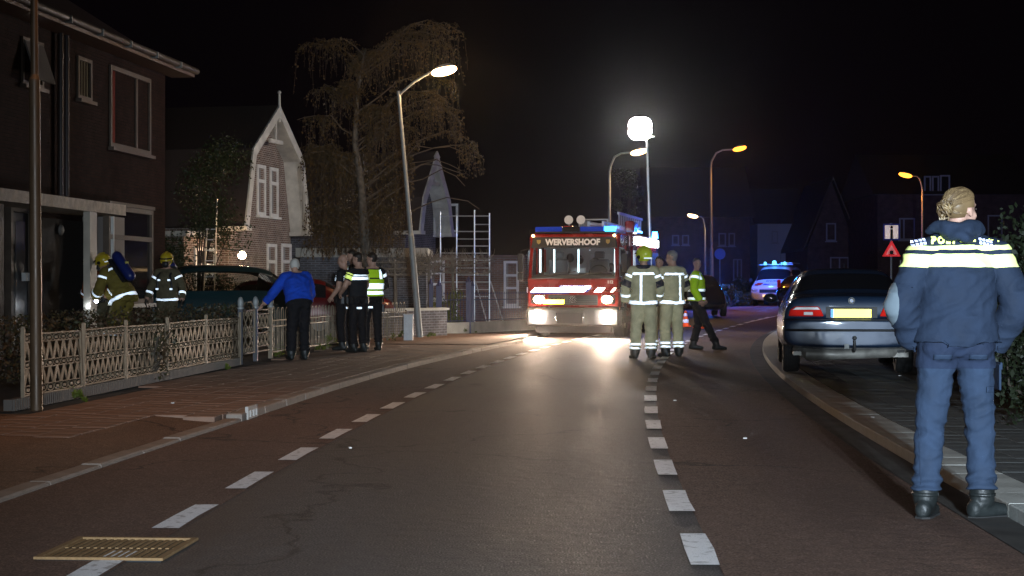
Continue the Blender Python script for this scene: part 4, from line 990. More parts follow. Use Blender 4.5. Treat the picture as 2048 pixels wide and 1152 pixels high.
def person(label, loc, face, pose={}, H=1.8, vox=.016, bulk=(.0, .0, .0), jacket=None, hem=.9, trousers='dark', boots='boot', collar=1.5, sleeve=1.0, hair='dark', hairline=0, helmet=None,
           look=(0, 0), gloves=False, stripes=(), pads=(), tilt=0, fold=.006, group=None, hands=True, waistcut=1.0, sleeve_skin=False, extra=None, vneck=False, jm=None, footdir=(0, 0), flare=0):
    s = H / 1.8; t = thing('person', label, 'person', loc, math.radians(face), group)
    J = {k: V(v) for k, v in BASE.items()}
    for k, v in pose.items():
        if not k.startswith('hand'): J[k] = V(v)
    J = {k: v * s for k, v in J.items()}
    bt, ba, bl = bulk
    bm = bmesh.new(); X = V((1, 0, 0))
    # torso loft follows the spine
    sp = [J['pelvis'] + (J['pelvis'] - J['waist']) * .55, J['pelvis'], J['waist'], J['waist'].lerp(J['chest'], .5), J['chest'], J['chest'].lerp(J['neck'], .55), J['neck'], J['neck'].lerp(J['head'], .25)]
    rr = [(.12, .095), (.168 + bt, .118 + bt), (.148 + bt * 1.3, .108 + bt * 1.2), (.158 + bt * 1.3, .118 + bt * 1.1), (.175 + bt, .122 + bt), (.165 + bt * .7, .1 + bt * .6), (.085, .07), (.055, .056)]
    shv = (J['shR'] - J['shL']).normalized(); secs = []
    for i, p in enumerate(sp):
        tg = (sp[min(i + 1, 7)] - sp[max(i - 1, 0)]).normalized(); f = min(1, i / 4)
        ux = (X * (1 - f) + shv * f); ux = (ux - tg * ux.dot(tg)).normalized(); uy = tg.cross(ux)
        secs.append((p, ux, uy, rr[i][0] * s, rr[i][1] * s))
    ring_loft(bm, secs, 24)
    for q in 'LR':
        capsule(bm, J['neck'].lerp(J['sh' + q], .35) - V((0, 0, .015 * s)), J['sh' + q], (.062 + bt * .5) * s, (.06 + ba * .8) * s)
        capsule(bm, J['sh' + q], J['el' + q], (.058 + ba) * s, (.05 + ba) * s); capsule(bm, J['el' + q], J['wr' + q], (.049 + ba) * s, (.036 + ba * .7) * s)
        capsule(bm, J['hip' + q], J['kn' + q], (.096 + bl * .7) * s, (.064 + bl) * s); capsule(bm, J['kn' + q], J['an' + q], (.066 + bl) * s, (.048 + bl * 1.1) * s)
        capsule(bm, J['pelvis'] - V((0, .03 * s, .0)) + (J['hip' + q] - J['pelvis']) * .75, J['hip' + q] - V((0, .045 * s, .01)), .09 * s + bl * .4, .088 * s)
        an = J['an' + q]; fa = footdir[0 if q == 'L' else 1]; fd = V((math.sin(math.radians(fa)), math.cos(math.radians(fa)), 0))
        zt = an.z - .1 * s
        sd = V((fd.y, -fd.x, 0))
        ring_loft(bm, [(V((an.x, an.y, zt + h)) + fd * y * s, sd, V((0, 0, 1)), w * s, hh * s) for y, h, w, hh in ((-.085, .048 * s, .02, .03), (-.07, .05 * s, .038, .045), (-.02, .058 * s, .043, .055), (.06, .045 * s, .043, .042), (.13, .036 * s, .05, .034), (.175, .032 * s, .044, .029), (.2, .03 * s, .02, .02))], 14)
        capsule(bm, an + V((0, 0, .06 * s)), an - V((0, 0, .045 * s)), (.05) * s, .045 * s)
    # head
    hy, hp = math.radians(look[0]), math.radians(look[1])
    HM = Matrix.Translation(J['head']) @ Matrix.Rotation(hy, 4, 'Z') @ Matrix.Rotation(hp, 4, 'X') @ Matrix.Rotation(math.radians(tilt), 4, 'Y') @ Matrix.Diagonal((s, s, s, 1))
    b0 = MB(); b0.bm.free(); b0.bm = bmesh.new()
    b0.sph((0, -.012, .035), (.076, .094, .088), 20); b0.sph((0, .03, -.03), (.058, .066, .078), 18); b0.sph((0, .062, -.088), (.03, .026, .022), 10)
    b0.sph((0, .1, -.022), (.013, .018, .02), 8); b0.cyl((0, .082, .022), (0, .104, -.022), .008, .013, 8); b0.sph((0, .078, .03), (.05, .018, .012), 10)
    b0.sph((0, .085, -.055), (.024, .012, .009), 8)
    for q in (-1, 1): b0.sph((q * .078, -.008, -.008), (.008, .018, .03), 10, Matrix.Rotation(q * .25, 3, 'Z')); b0.sph((q * .045, .055, -.028), (.018, .02, .02), 8)
    bmesh.ops.transform(b0.bm, matrix=HM, verts=b0.bm.verts[:])
    tmp = bpy.data.meshes.new('h'); b0.bm.to_mesh(tmp); b0.bm.free(); bm.from_mesh(tmp); bpy.data.meshes.remove(tmp)
    capsule(bm, J['neck'] - V((0, 0, .03 * s)), J['head'] + HM.to_3x3() @ V((0, -.02, -.05)), .056 * s, .054 * s)
    bm = remesh(bm, vox * s)
    # cuts: wrist, ankle, hem, waist, bands
    bonev = {n: (J[a], J[b_]) for n, a, b_ in BONES}
    def cut(co, no):
        g_ = bm.verts[:] + bm.edges[:] + bm.faces[:]; bmesh.ops.bisect_plane(bm, geom=g_, dist=1e-5, plane_co=co, plane_no=no)
    upz = V((0, 0, 1)); spn = (J['chest'] - J['pelvis']).normalized()
    def plane_on(bone, f): a, c = bonev[bone]; return a.lerp(c, f), (c - a).normalized()
    def spine_plane(z):          # height given for a standing figure, follows a bent back
        zs = [.96, 1.10, 1.32, 1.49]; ps = [J['pelvis'], J['waist'], J['chest'], J['neck']]
        if z < .96: return J['pelvis'] + (J['pelvis'] - J['waist']).normalized() * (.96 - z) * s, (J['waist'] - J['pelvis']).normalized()
        for i in range(3):
            if z <= zs[i + 1] or i == 2:
                f = (z - zs[i]) / (zs[i + 1] - zs[i]); return ps[i].lerp(ps[i + 1], f), (ps[i + 1] - ps[i]).normalized()
    def limit_cut(pl, names):
        fs = [f for f in bm.faces if CLS(f.calc_center_median()) in names]
        es = {e for f in fs for e in f.edges}; vs = {v for f in fs for v in f.verts}
        bmesh.ops.bisect_plane(bm, geom=list(vs) + list(es) + fs, dist=1e-5, plane_co=pl[0], plane_no=pl[1])
    HD = HM.inverted()
    allb = [(n, J[a], J[b_], RAD[n][0] * s, RAD[n][1] * s) for n, a, b_ in BONES]
    A_ = np.array([list(q[1]) for q in allb]); D_ = np.array([list(q[2] - q[1]) for q in allb]); DD = (D_ ** 2).sum(1)
    R0 = np.array([q[3] for q in allb]); R1 = np.array([q[4] for q in allb]); hc = np.array(list(HM @ V((0, 0, .0))))
    names = [q[0] for q in allb] + ['head', 'footL', 'footR']
    def classify(P):
        P = np.asarray(P); w = P[:, None, :] - A_[None]; tt = np.clip((w * D_[None]).sum(2) / DD[None], 0, 1)
        dist = np.linalg.norm(w - tt[..., None] * D_[None], axis=2) - (R0 + (R1 - R0) * tt)
        hd = np.linalg.norm(P - hc, axis=1) - .1 * s
        cols = [dist, hd[:, None]]
        for q in 'LR':
            an = J['an' + q]; zt = an.z - .1 * s; c = np.array([an.x, an.y + .05 * s, zt + .03 * s]); cols.append((np.linalg.norm((P - c) * [1, .5, 1], axis=1) - .06 * s)[:, None])
        return np.concatenate(cols, 1).argmin(1), tt
    def centers(): return np.array([list(f.calc_center_median()) for f in bm.faces])
    CLSarr = {}
    def groupcut(items):
        for names_, pl in items:
            c, _ = classify(centers()); ids = {names.index(n) for n in names_}; fs = [f for f, k in zip(bm.faces, c) if k in ids]
            if not fs: continue
            es = {e for f in fs for e in f.edges}; vs = {v for f in fs for v in f.verts}
            bmesh.ops.bisect_plane(bm, geom=list(vs) + list(es) + fs, dist=1e-5, plane_co=pl[0], plane_no=pl[1])
    T = ['belly', 'chest', 'upper', 'neck']; TU = T + ['uaL', 'uaR', 'thL', 'thR']
    items = [(['belly', 'thL', 'thR', 'chest'], (V((0, 0, hem * s)), upz) if hem < .97 else spine_plane(hem)), (['neck', 'upper', 'head'], spine_plane(collar))]
    for q in 'LR':
        items += [(['fa' + q, 'ua' + q], plane_on('fa' + q, .97) if sleeve >= 1 else plane_on('ua' + q, sleeve)), (['shin' + q, 'foot' + q], (J['an' + q] + V((0, 0, .06 * s)), upz))]
    for st in stripes:
        for k in (1, 2):
            v = st[k]
            if st[0] == 'z': items.append((T + ['uaL', 'uaR', 'thL', 'thR'], (V((0, 0, v * s)), upz)))
            elif st[0] == 's': items.append((T, spine_plane(v)))
            elif st[0] == 'x': items.append((T, (V((v * s, 0, 0)), X)))
            elif st[0] == 'b':
                items.append(([st[3]], plane_on(st[3], v)))
                if st[6] == 'elbow_patch' and k == 1: items.append(([st[3]], (V((-.325 if st[3][-1] == 'L' else .35, 0, 0)), X)))
            elif st[0] == 'lz': items.append((['thL', 'thR', 'shinL', 'shinR', 'belly'], (V((0, 0, v * s)), upz)))
    groupcut(items)
    C = centers(); cls, tt = classify(C); nm = np.array(names)[cls]
    bm.faces.ensure_lookup_table()
    def side(pl, P): return (P - np.array(list(pl[0]))) @ np.array(list(pl[1]))
    reg = np.array(['skin'] * len(C), dtype=object)
    cp = spine_plane(collar); hemz = C[:, 2] > hem * s if hem < .97 else side(spine_plane(hem), C) > 0
    torso = np.isin(nm, T); leg = np.isin(nm, ['thL', 'thR', 'shinL', 'shinR']); arm = np.isin(nm, ['uaL', 'uaR', 'faL', 'faR'])
    reg[leg] = 'trousers'; reg[torso & ~hemz] = 'trousers'; reg[(torso | leg) & hemz] = 'jacket'
    reg[(nm == 'neck') & (side(cp, C) > 0)] = 'skin'; reg[(nm == 'upper') & (side(cp, C) > 0)] = 'skin'
    for q in 'LR':
        p = plane_on('fa' + q, .97) if sleeve >= 1 else plane_on('ua' + q, sleeve)
        m_ = np.isin(nm, ['ua' + q, 'fa' + q]); reg[m_ & (side(p, C) < 0)] = 'jacket'
        if sleeve < 1: reg[nm == 'fa' + q] = 'skin'
        az = (J['an' + q].z + .06 * s); k = (nm == 'foot' + q) | ((nm == 'shin' + q) & (C[:, 2] < az) & (C[:, 2] > J['an' + q].z - .2)); reg[k] = 'boot'; reg[(nm == 'foot' + q) & (C[:, 2] > az)] = 'trousers'
    # stripes
    sreg = np.full(len(C), -1)
    for i, st in enumerate(stripes):
        if st[0] == 'z': k = (torso | np.isin(nm, ['uaL', 'uaR'])) & (C[:, 2] > st[1] * s) & (C[:, 2] < st[2] * s)
        elif st[0] == 's': k = (torso | leg) & (side(spine_plane(st[1]), C) > 0) & (side(spine_plane(st[2]), C) < 0)
        elif st[0] == 'x':
            k = torso & (C[:, 0] > st[1] * s) & (C[:, 0] < st[2] * s) & (side(spine_plane(st[4][0]), C) > 0) & (side(spine_plane(st[4][1]), C) < 0)
            if len(st[4]) > 2: k &= (C[:, 1] * st[4][2] > 0)
        elif st[0] == 'b': k = (nm == st[3]) & (side(plane_on(st[3], st[1]), C) > 0) & (side(plane_on(st[3], st[2]), C) < 0)
        elif st[0] == 'lz': k = leg & (C[:, 2] > st[1] * s) & (C[:, 2] < st[2] * s)
        if st[6] == 'seat_panel': k = (reg == 'trousers') & (C[:, 2] > st[1] * s)
        k &= (reg != 'skin') & (reg != 'boot')
        if len(st) > 5: k &= eval(st[5])(C)
        sreg[k] = i
    def shell(name, mask, m, off, fo=fold, parent=t, thick=True, fl=False):
        idx = np.nonzero(mask)[0]
        if len(idx) == 0: return None
        nb = bmesh.new(); mp = {}; 
        for i in idx:
            f = bm.faces[int(i)]; vs = []
            for v in f.verts:
                w = mp.get(v.index)
                if w is None:
                    co = v.co; n_ = v.normal; d = off
                    if fo:
                        q = V((co.x * 7, co.y * 7, co.z * 15)); n0 = noise.noise(q); n1 = noise.noise(q * 2.1 + V((3, 1, 7))); n2 = noise.noise(V((co.x * 9 + co.z * 5, co.y * 8, co.z * 16 - co.x * 8))); d += fo * (.7 * n0 + 1.1 * (.3 - abs(n2) * 1.7))
                        if name == 'trousers': 
                            u = max(0, 1 - abs(co.z - .17) / .13); d += u * .012 * (1 + math.sin(co.z * 95 + 5 * noise.noise(V((co.x * 9, co.y * 9, 2))))) 
                            u = max(0, 1 - abs(co.z - .47) / .12); d += u * .006 * math.sin(co.z * 70 + 9 * noise.noise(V((co.x * 8, co.y * 8, 5))))
                        if (fl or name in ('jacket', 'vest')) and flare: d += flare * max(0, 1 - (co.z - hem * s) / .35)
                    w = nb.verts.new(co + n_ * d); mp[v.index] = w
                vs.append(w)
            try: nb.faces.new(vs)
            except ValueError: pass
        if thick:
            be = [e for e in nb.edges if e.is_boundary]; nb.normal_update()
            nn = {v: v.normal.copy() for e in be for v in e.verts}
            r = bmesh.ops.extrude_edge_only(nb, edges=be)
            newv = [g_ for g_ in r['geom'] if isinstance(g_, bmesh.types.BMVert)]
            src = {tuple(round(c_, 6) for c_ in v.co): n_ for v, n_ in nn.items()}
            for v in newv:
                n_ = src.get(tuple(round(c_, 6) for c_ in v.co))
                if n_ is not None: v.co -= n_ * (off + .006 if off < .02 else off)
        me = bpy.data.meshes.new(name); nb.to_mesh(me); nb.free(); me.polygons.foreach_set('use_smooth', [True] * len(me.polygons))
        return link_mesh(name, me, m, parent)
    bm.verts.index_update(); bm.normal_update()
    jk = shell('jacket' if jacket != 'vest' else 'jacket', reg == 'jacket', jm or CL[jacket], .009)
    tr = shell('trousers', reg == 'trousers', CL[trousers], .006)
    for sd_ in (C[:, 0] < C[:, 0][np.isin(nm, ['shinL', 'shinR'])].mean(), C[:, 0] >= C[:, 0][np.isin(nm, ['shinL', 'shinR'])].mean()): shell('boot', (reg == 'boot') & sd_, CL[boots], .006, 0)
    for i, st in enumerate(stripes):
        m_ = sreg == i
        par = tr if st[0] == 'lz' else jk
        xm_ = C[:, 0][np.isin(nm, ['shinL', 'shinR'])].mean()
        for mk in ((m_ & (C[:, 0] < xm_), m_ & (C[:, 0] >= xm_)) if st[0] == 'lz' and st[6] == 'reflective_stripe' else (m_,)):
            if mk.any(): shell(st[6], mk, st[8], .018 if st[7] else .0135, fold, par, False, st[0] != 'lz')
    # hair: faces of the head above the hairline, or helmet
    cl = (np.c_[C, np.ones(len(C))] @ np.array(HD).T)[:, :3]
    if not helmet or hair == 'grey':
        y, z = cl[:, 1], cl[:, 2]
        hm_ = (nm == 'head') & (((z > .045 + .55 * (y - .02)) & (y < .085 - .4 * max(0, 0)) & (z > .0)) | ((y < -.02) & (z > -.055)))
        ear = (abs(cl[:, 0]) > .068) & (abs(y + .008) < .024) & (z < .03); hm_ &= ~ear
        hm_ &= ~((y > .06) & (z < .075))
        if hair != 'bald' and hair != 'blond': shell('hair', hm_, HAIR[hair], .010, .008)
    # body: everything, drawn in under the clothes
    covered = set(); 
    inn = bmesh.new(); me = bpy.data.meshes.new('body')
    fc = reg != 'skin'
    vcov = {}
    for f, k in zip(bm.faces, fc):
        for v in f.verts: vcov[v.index] = vcov.get(v.index, True) and bool(k)
    for f, k in zip(bm.faces, fc): f.material_index = 1 if k else 0
    for v in bm.verts:
        if vcov.get(v.index): v.co -= v.normal * .02
    if hands:
        for q, sg in (('L', 1), ('R', -1)):
            hd = pose.get('hand' + q) or ((J['wr' + q] - J['el' + q]).normalized(), V((-1 if q == 'R' else 1, 0, 0)), .45)
            tgt = bm
            if gloves: tgt = bmesh.new()
            hand(tgt, J['wr' + q] - V(hd[0]).normalized() * .01, V(hd[0]), V(hd[1]), s * (1.12 if gloves else 1), hd[2], sg)
            if gloves:
                gm_ = bpy.data.meshes.new('glove'); bmesh.ops.recalc_face_normals(tgt, faces=tgt.faces[:]); tgt.to_mesh(gm_); tgt.free(); gm_.polygons.foreach_set('use_smooth', [True] * len(gm_.polygons)); link_mesh('glove', gm_, CL['glove'], t)
    bmesh.ops.recalc_face_normals(bm, faces=bm.faces[:])
    bm.to_mesh(me); me.polygons.foreach_set('use_smooth', [True] * len(me.polygons)); link_mesh('body', me, [SKW if hair == 'blond' else SK, CL['black']], t)
    # eyes
    for q in (-1, 1):
        b = MB(); b.sph((q * .031, .083, .006), (.011, .006, .006), 8); bmesh.ops.transform(b.bm, matrix=HM, verts=b.bm.verts[:]); b.build('eye', mat('eye_dark', (.03, .02, .015), .3), t, smooth=60)
    b = MB(); b.sph((0, .094, -.055), (.02, .004, .004), 8); bmesh.ops.transform(b.bm, matrix=HM, verts=b.bm.verts[:]); b.build('mouth', mat('lips', (.25, .09, .07), .5), t, smooth=60)
    if helmet: fire_helmet(t, HM, helmet)
    if extra: extra(t, J, HM, bm, C, nm, reg, shell, s)
    bm.free(); inn.free()
    return t

def fire_helmet(t, HM, m):
    b = MB(); bm = b.bm; r = bmesh.ops.create_uvsphere(bm, u_segments=24, v_segments=16, radius=1)
    bmesh.ops.transform(bm, matrix=Matrix.Translation((0, -.012, .05)) @ Matrix.Diagonal((.125, .15, .125, 1)), verts=bm.verts[:])
    dl = [f for f in bm.faces if f.calc_center_median().z < .0 + (.035 if f.calc_center_median().y > .03 else -.055)]; bmesh.ops.delete(bm, geom=dl, context='FACES')
    be = [e for e in bm.edges if e.is_boundary]; ex = bmesh.ops.extrude_edge_only(bm, edges=be)
    for v in [g_ for g_ in ex['geom'] if isinstance(g_, bmesh.types.BMVert)]: v.co.x *= 1.07; v.co.y = v.co.y * 1.07; v.co.z -= .01
    bmesh.ops.transform(bm, matrix=HM, verts=bm.verts[:]); o = b.build('helmet', m, t, smooth=70)
    md = o.modifiers.new('so', 'SOLIDIFY'); md.thickness = .006
    b = MB(); b.tube([(-.0, y, .178 - abs(y + .01) * .25) for y in (-.1, -.05, 0, .05, .09)], [.012, .018, .02, .018, .01], 8)
    bmesh.ops.transform(b.bm, matrix=HM, verts=b.bm.verts[:]); b.build('ridge', m, o, smooth=60)
    b = MB(); pts = [(math.sin(a) * .133, math.cos(a) * .158 - .012, .062) for a in [i * .17 for i in range(-7, 8)]]
    b.tube(pts, .014, 6); bmesh.ops.transform(b.bm, matrix=HM, verts=b.bm.verts[:]); b.build('visor', M_['glass'], o, smooth=60)
    b = MB()
    for q in (-1, 1): b.cyl((q * .118, -.01, .0), (q * .138, -.01, .0), .032, .028, 12); b.tube([(q * .11, .0, -.02), (q * .08, .05, -.09), (0, .07, -.115)], .007, 5)
    bmesh.ops.transform(b.bm, matrix=HM, verts=b.bm.verts[:]); b.build('strap', M_['black'], o, smooth=50)
    b = MB(); b.tube([(math.sin(a) * .128, -math.cos(a) * .15 - .012, -.02) for a in [i * .17 for i in range(-5, 6)]], .007, 5)
    bmesh.ops.transform(b.bm, matrix=HM, verts=b.bm.verts[:]); b.build('trim_line', M_['tape'], o, smooth=60)
YH = mat('helmet_yellow', (.55, .62, .02), .3, coat=.5); YH2 = mat('helmet_amber', (.5, .36, .02), .3, coat=.5)

# stripe tuples: (kind, lo, hi, bone/None, extra, filter, name, lift, material)
def S(kind, lo, hi, bone=None, ex=None, mt='tape', flt=None, name='reflective_stripe', lift=0):
    return (kind, lo, hi, bone, ex, flt or 'lambda C: C[:,2]>-9', name, lift, M_[mt] if isinstance(mt, str) else mt)
FIRE = [S('s', .90, .945), S('s', 1.375, 1.41), S('x', -.135, -.10, None, (.945, 1.375)), S('x', .10, .135, None, (.945, 1.375)),
    S('b', .28, .40, 'uaL'), S('b', .28, .40, 'uaR'), S('b', .45, .6, 'faL'), S('b', .45, .6, 'faR'), S('lz', .225, .255), S('lz', .165, .195)]
PADS = [S('b', .6, .98, 'uaL', mt=CL['pad'], name='elbow_pad'), S('b', .6, .98, 'uaR', mt=CL['pad'], name='elbow_pad')]
def patch_logo(t, J, HM, bm, C, nm, reg, shell, s):
    for q in (-1, 1):
        b = MB(); b.box((q * .15 * s, -.135 * s - .02, 1.46 * s), (.05, .008, .04)); b.build('badge', mat('badge_orange', (.6, .12, .04), .6), t)
def collar_navy(t, J, HM, bm, C, nm, reg, shell, s):
    b = MB(); c = J['neck']
    for k, (r, z) in enumerate(((.098, 0), )):
        pts = [(c.x + math.cos(a) * .1 * s, c.y + math.sin(a) * .085 * s, c.z + .01) for a in [i * PI / 8 for i in range(17)]]; b.tube(pts, .035 * s, 8)
    b.build('collar', CL['pad'], t, smooth=70)
def fr_extra(*a): collar_navy(*a)
FB = (.035, .022, .026)
FIRE_A = FIRE[:2] + [S('x', -.045, -.01, None, (.945, 1.375))] + FIRE[4:]
FIRE_C = FIRE[:2] + [S('x', .05, .085, None, (.945, 1.375))] + FIRE[4:]
# --- firemen in the road (back to the camera)
person('yellow helmeted fireman in tan suit, back to the camera, beside the engine', (xa(1287, 29.6), 29.6, 0), -8,
    dict(elL=(-.29, -.03, 1.17), elR=(.27, .02, 1.17), wrL=(-.30, .05, .94), wrR=(.24, .16, .98), knL=(-.12, .02, .5), anL=(-.14, -.03, .1), anR=(.12, .0, .1)), 1.92, .016, FB, 'tan', .9, 'tan', hair='dark', helmet=YH, look=(48, 0), stripes=FIRE_A + PADS, gloves=True, extra=fr_extra, footdir=(-25, 15), fold=.009, collar=1.5, flare=.02)
person('grey haired bareheaded fireman in tan suit facing left toward his colleague', (xa(1344, 30.4), 30.4, 0), 22,
    dict(elL=(-.25, .05, 1.17), elR=(.27, .02, 1.18), wrL=(-.08, .22, 1.14), wrR=(.08, .24, 1.1), anL=(-.13, -.02, .1), knL=(-.12, .03, .5)), 1.92, .016, FB, 'tan', .9, 'tan', hair='grey', look=(55, -3), stripes=FIRE_C + PADS, gloves=True, footdir=(-10, 20), fold=.009, collar=1.52, flare=.02)
person('fireman mostly hidden between his two colleagues, face toward the camera', (xa(1319, 31.6), 31.6, 0), 165,
    dict(elL=(-.27, .05, 1.17), wrL=(-.16, .22, 1.08)), 1.84, .018, FB, 'tan', .9, 'tan', hair='dark', helmet=None, look=(-10, 0), stripes=FIRE + PADS, gloves=True, fold=.009, collar=1.5)
# --- walking officer in hi-vis vest
VEST = [S('s', 1.13, 1.17), S('s', .97, 1.005), S('b', .1, .28, 'uaL'), S('b', .1, .28, 'uaR'), S('x', -.16, -.11, None, (1.35, 1.47)), S('x', .11, .16, None, (1.35, 1.47)),
    S('s', 1.01, 1.125, mt=CL['navy'], name='navy_band')]
person('officer in yellow vest walking across the road with dark trousers', (xa(1393, 34), 34, 0), -104,
    dict(hipL=(-.09, .0, .93), knL=(-.10, .02, .50), anL=(-.10, -.08, .10), knR=(.10, .20, .52), anR=(.10, .40, .10), hipR=(.09, .02, .93), elL=(-.27, -.05, 1.18), wrL=(-.2, .1, .98), elR=(.27, -.02, 1.18), wrR=(.22, .1, .96)), 1.86, .016, (.035, .022, .012), 'navy', .95, 'dark',
    hair='dark', look=(-62, 0), stripes=VEST, jm=M_['hivis'], footdir=(0, 0), collar=1.5, flare=.01)
# --- police group on the pavement
POL = [S('s', 1.30, 1.345), S('s', 1.365, 1.38), S('lz', .80, .825, None, None, 'tape', 'lambda C: C[:,2]>-9')]
PBAND = [S('s', 1.29, 1.345), S('s', 1.365, 1.38)]
legs_side = [S('lz', .78, .80)]
def belt(t, J, HM, bm, C, nm, reg, shell, s):
    c = J['pelvis']; b = MB()
    pts = [(c.x + math.cos(a) * .185 * s, c.y + math.sin(a) * .14 * s, c.z + .02) for a in [i * PI / 10 for i in range(21)]]; b.tube(pts, .024, 6)
    for a in (.2, 1.2, 2.6, 3.5, 5.2): b.box((c.x + math.cos(a) * .2 * s, c.y + math.sin(a) * .155 * s, c.z - .03), (.06, .05, .12), rz=a)
    b.build('belt', M_['black'], t)
    b = MB(); b.tube([(J['hipR'].x + .12, 0, .85), (J['hipR'].x + .115, 0, .72)], .035, 6); b.build('holster', M_['black'], t)
    b = MB(); b.box((J['hipL'].x + .02, -.11 * s, .79 * s), (.1, .02, .03)); b.build('reflective_tab', M_['tape'], t)
common = dict(vox=.016, trousers='dark', boots='boot', extra=belt)
person('bald officer in black uniform facing left, white chest stripe, beside the elderly man', (xa(687, 31.6), 31.6, PAVZ), 75,
    dict(elL=(-.25, .0, 1.16), wrL=(-.22, .14, 1.0), elR=(.25, -.02, 1.16), wrR=(.25, .10, .93)), 1.8, bulk=(.02, .004, .01), jacket='black', hem=.97, sleeve=.6, hair='bald', look=(10, -8), stripes=PBAND, collar=1.49, **common)
person('short sleeved officer with cropped hair and yellow sleeve bands, in front of the police group', (xa(716, 30.6), 30.6, PAVZ), 48,
    dict(elL=(-.27, .04, 1.18), wrL=(-.20, .24, 1.05), elR=(.26, .06, 1.18), wrR=(.16, .28, 1.04)), 1.82, bulk=(.02, .004, .01), jacket='black', hem=.97, sleeve=.62, hair='dark', look=(25, -6), stripes=PBAND + [S('b', .12, .2, 'uaL', mt='tapey'), S('b', .28, .52, 'uaL', mt='tapey'), S('b', .12, .2, 'uaR', mt='tapey'), S('b', .28, .52, 'uaR', mt='tapey')], collar=1.49, **common)
HV = [S('s', .99, 1.30, mt='hivis', name='vest'), S('s', 1.12, 1.22, lift=1), S('s', 1.33, 1.47, mt='hivis', name='vest'), S('x', -.15, -.10, None, (1.3, 1.46), lift=1), S('x', .10, .15, None, (1.3, 1.46), lift=1), S('s', 1.02, 1.08, lift=1), S('b', .15, .34, 'uaR'), S('b', .15, .34, 'uaL')]
person('officer in glaring yellow reflective vest, right end of the police group', (xa(744, 31.4), 31.4, PAVZ), 20,
    dict(elL=(-.27, .05, 1.18), wrL=(-.14, .24, 1.12), elR=(.27, .05, 1.18), wrR=(.12, .25, 1.08)), 1.83, bulk=(.035, .012, .012), jacket='black', hem=.97, sleeve=1, hair='dark', look=(55, -6), stripes=HV, collar=1.49, **common)
person('tallest officer at the back of the police group, only head and vest showing', (xa(706, 33.4), 33.4, PAVZ), 95,
    dict(), 1.93, bulk=(.03, .01, .01), jacket='black', hem=.97, sleeve=1, hair='dark', look=(10, -12), stripes=HV[:6], collar=1.49, **common)
# --- elderly man bending over the gate
person('elderly white haired man in royal blue jacket leaning over the garden gate', (xa(597, 27.4), 27.4, PAVZ), 22,
    dict(pelvis=(0, -.07, .95), waist=(0, .0, 1.09), chest=(0, .11, 1.29), neck=(0, .2, 1.44), head=(0, .27, 1.585), shL=(-.19, .15, 1.39), shR=(.18, .15, 1.40), elL=(-.36, .2, 1.16), wrL=(-.50, .30, .97), elR=(.26, .14, 1.13), wrR=(.24, .3, .95),
         hipL=(-.09, -.06, .92), hipR=(.09, -.06, .92), knL=(-.12, -.01, .49), knR=(.10, .0, .49), anL=(-.14, -.05, .1), anR=(.10, -.04, .1), handL=(V((-.4, .5, -.5)), V((0, 0, -1)), .3)), 1.72, .015, (.06, .03, .02), 'blue', .97, 'dark', hair='white', look=(-8, -25), fold=.012, collar=1.46)
# --- firefighters at the door with breathing apparatus
def scba(t, J, HM, bm, C, nm, reg, shell, s):
    sp = (J['neck'] - J['pelvis']).normalized(); fwd = V((1, 0, 0)).cross(sp) * -1; back = -fwd if fwd.y > 0 else fwd
    c = J['chest'] + back * .24 * s
    b = MB(); b.box(c - back * .07, (.28, .05, .5), rot=sp.to_track_quat('Z', 'Y').to_matrix()); bp_ = b.build('back_plate', M_['black'], t)
    b = MB(); capsule(b.bm, c - sp * .2 + back * .03, c + sp * .24 + back * .03, .095, .095, 16); b.build('cylinder', mat('cylinder_blue', (.01, .02, .12), .35), t, smooth=70)
    b = MB(); b.box(c + sp * .02 + back * .12, (.08, .02, .05)); b.build('cylinder_label', mat('label_yellow', (.6, .55, .1), .5), t)
    b = MB()
    for q in (-1, 1): b.tube([J['neck'] + V((q * .09, 0, .03)) + back * .1, J['chest'] + V((q * .12, 0, .06)) - back * .17, J['waist'] + V((q * .15, 0, 0)) - back * .13], .022, 6)
    b.build('harness', M_['black'], t, smooth=60)
    b = MB()
    for q in (-1, 1):
        b.box(J['chest'] + V((q * .1, 0, -.03)) - back * .18, (.05, .02, .03)); b.box(J['waist'] + V((q * .14, 0, .02)) - back * .17, (.05, .02, .03))
    b.build('buckle', M_['tape'], t)
    b = MB(); b.sph(HM @ V((0, .09, -.045)), (.07, .05, .07), 12); b.build('face_mask', M_['black'], t, smooth=60)
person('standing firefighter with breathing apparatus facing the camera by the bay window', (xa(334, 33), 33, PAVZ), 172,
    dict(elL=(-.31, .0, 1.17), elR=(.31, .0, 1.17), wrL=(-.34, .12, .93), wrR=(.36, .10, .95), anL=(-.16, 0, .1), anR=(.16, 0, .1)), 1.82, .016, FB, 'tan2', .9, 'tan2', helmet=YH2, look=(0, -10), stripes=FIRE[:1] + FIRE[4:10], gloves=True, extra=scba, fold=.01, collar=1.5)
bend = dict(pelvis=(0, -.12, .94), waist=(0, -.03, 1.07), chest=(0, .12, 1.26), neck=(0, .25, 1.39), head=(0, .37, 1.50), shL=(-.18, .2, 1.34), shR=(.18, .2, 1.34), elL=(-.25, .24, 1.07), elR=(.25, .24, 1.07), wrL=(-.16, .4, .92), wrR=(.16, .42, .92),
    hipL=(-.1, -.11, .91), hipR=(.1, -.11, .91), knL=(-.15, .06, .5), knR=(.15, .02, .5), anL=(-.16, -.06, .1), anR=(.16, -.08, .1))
person('bending firefighter with blue air cylinder on his back at the front door', (xa(240, 30), 30, PAVZ + .08), 66, bend, 1.82, .016, FB, 'yellow', .86, 'yellow', helmet=YH2, look=(0, -20), stripes=FIRE[:2] + FIRE[4:10], gloves=True, extra=scba, fold=.014, collar=1.5, flare=.04)
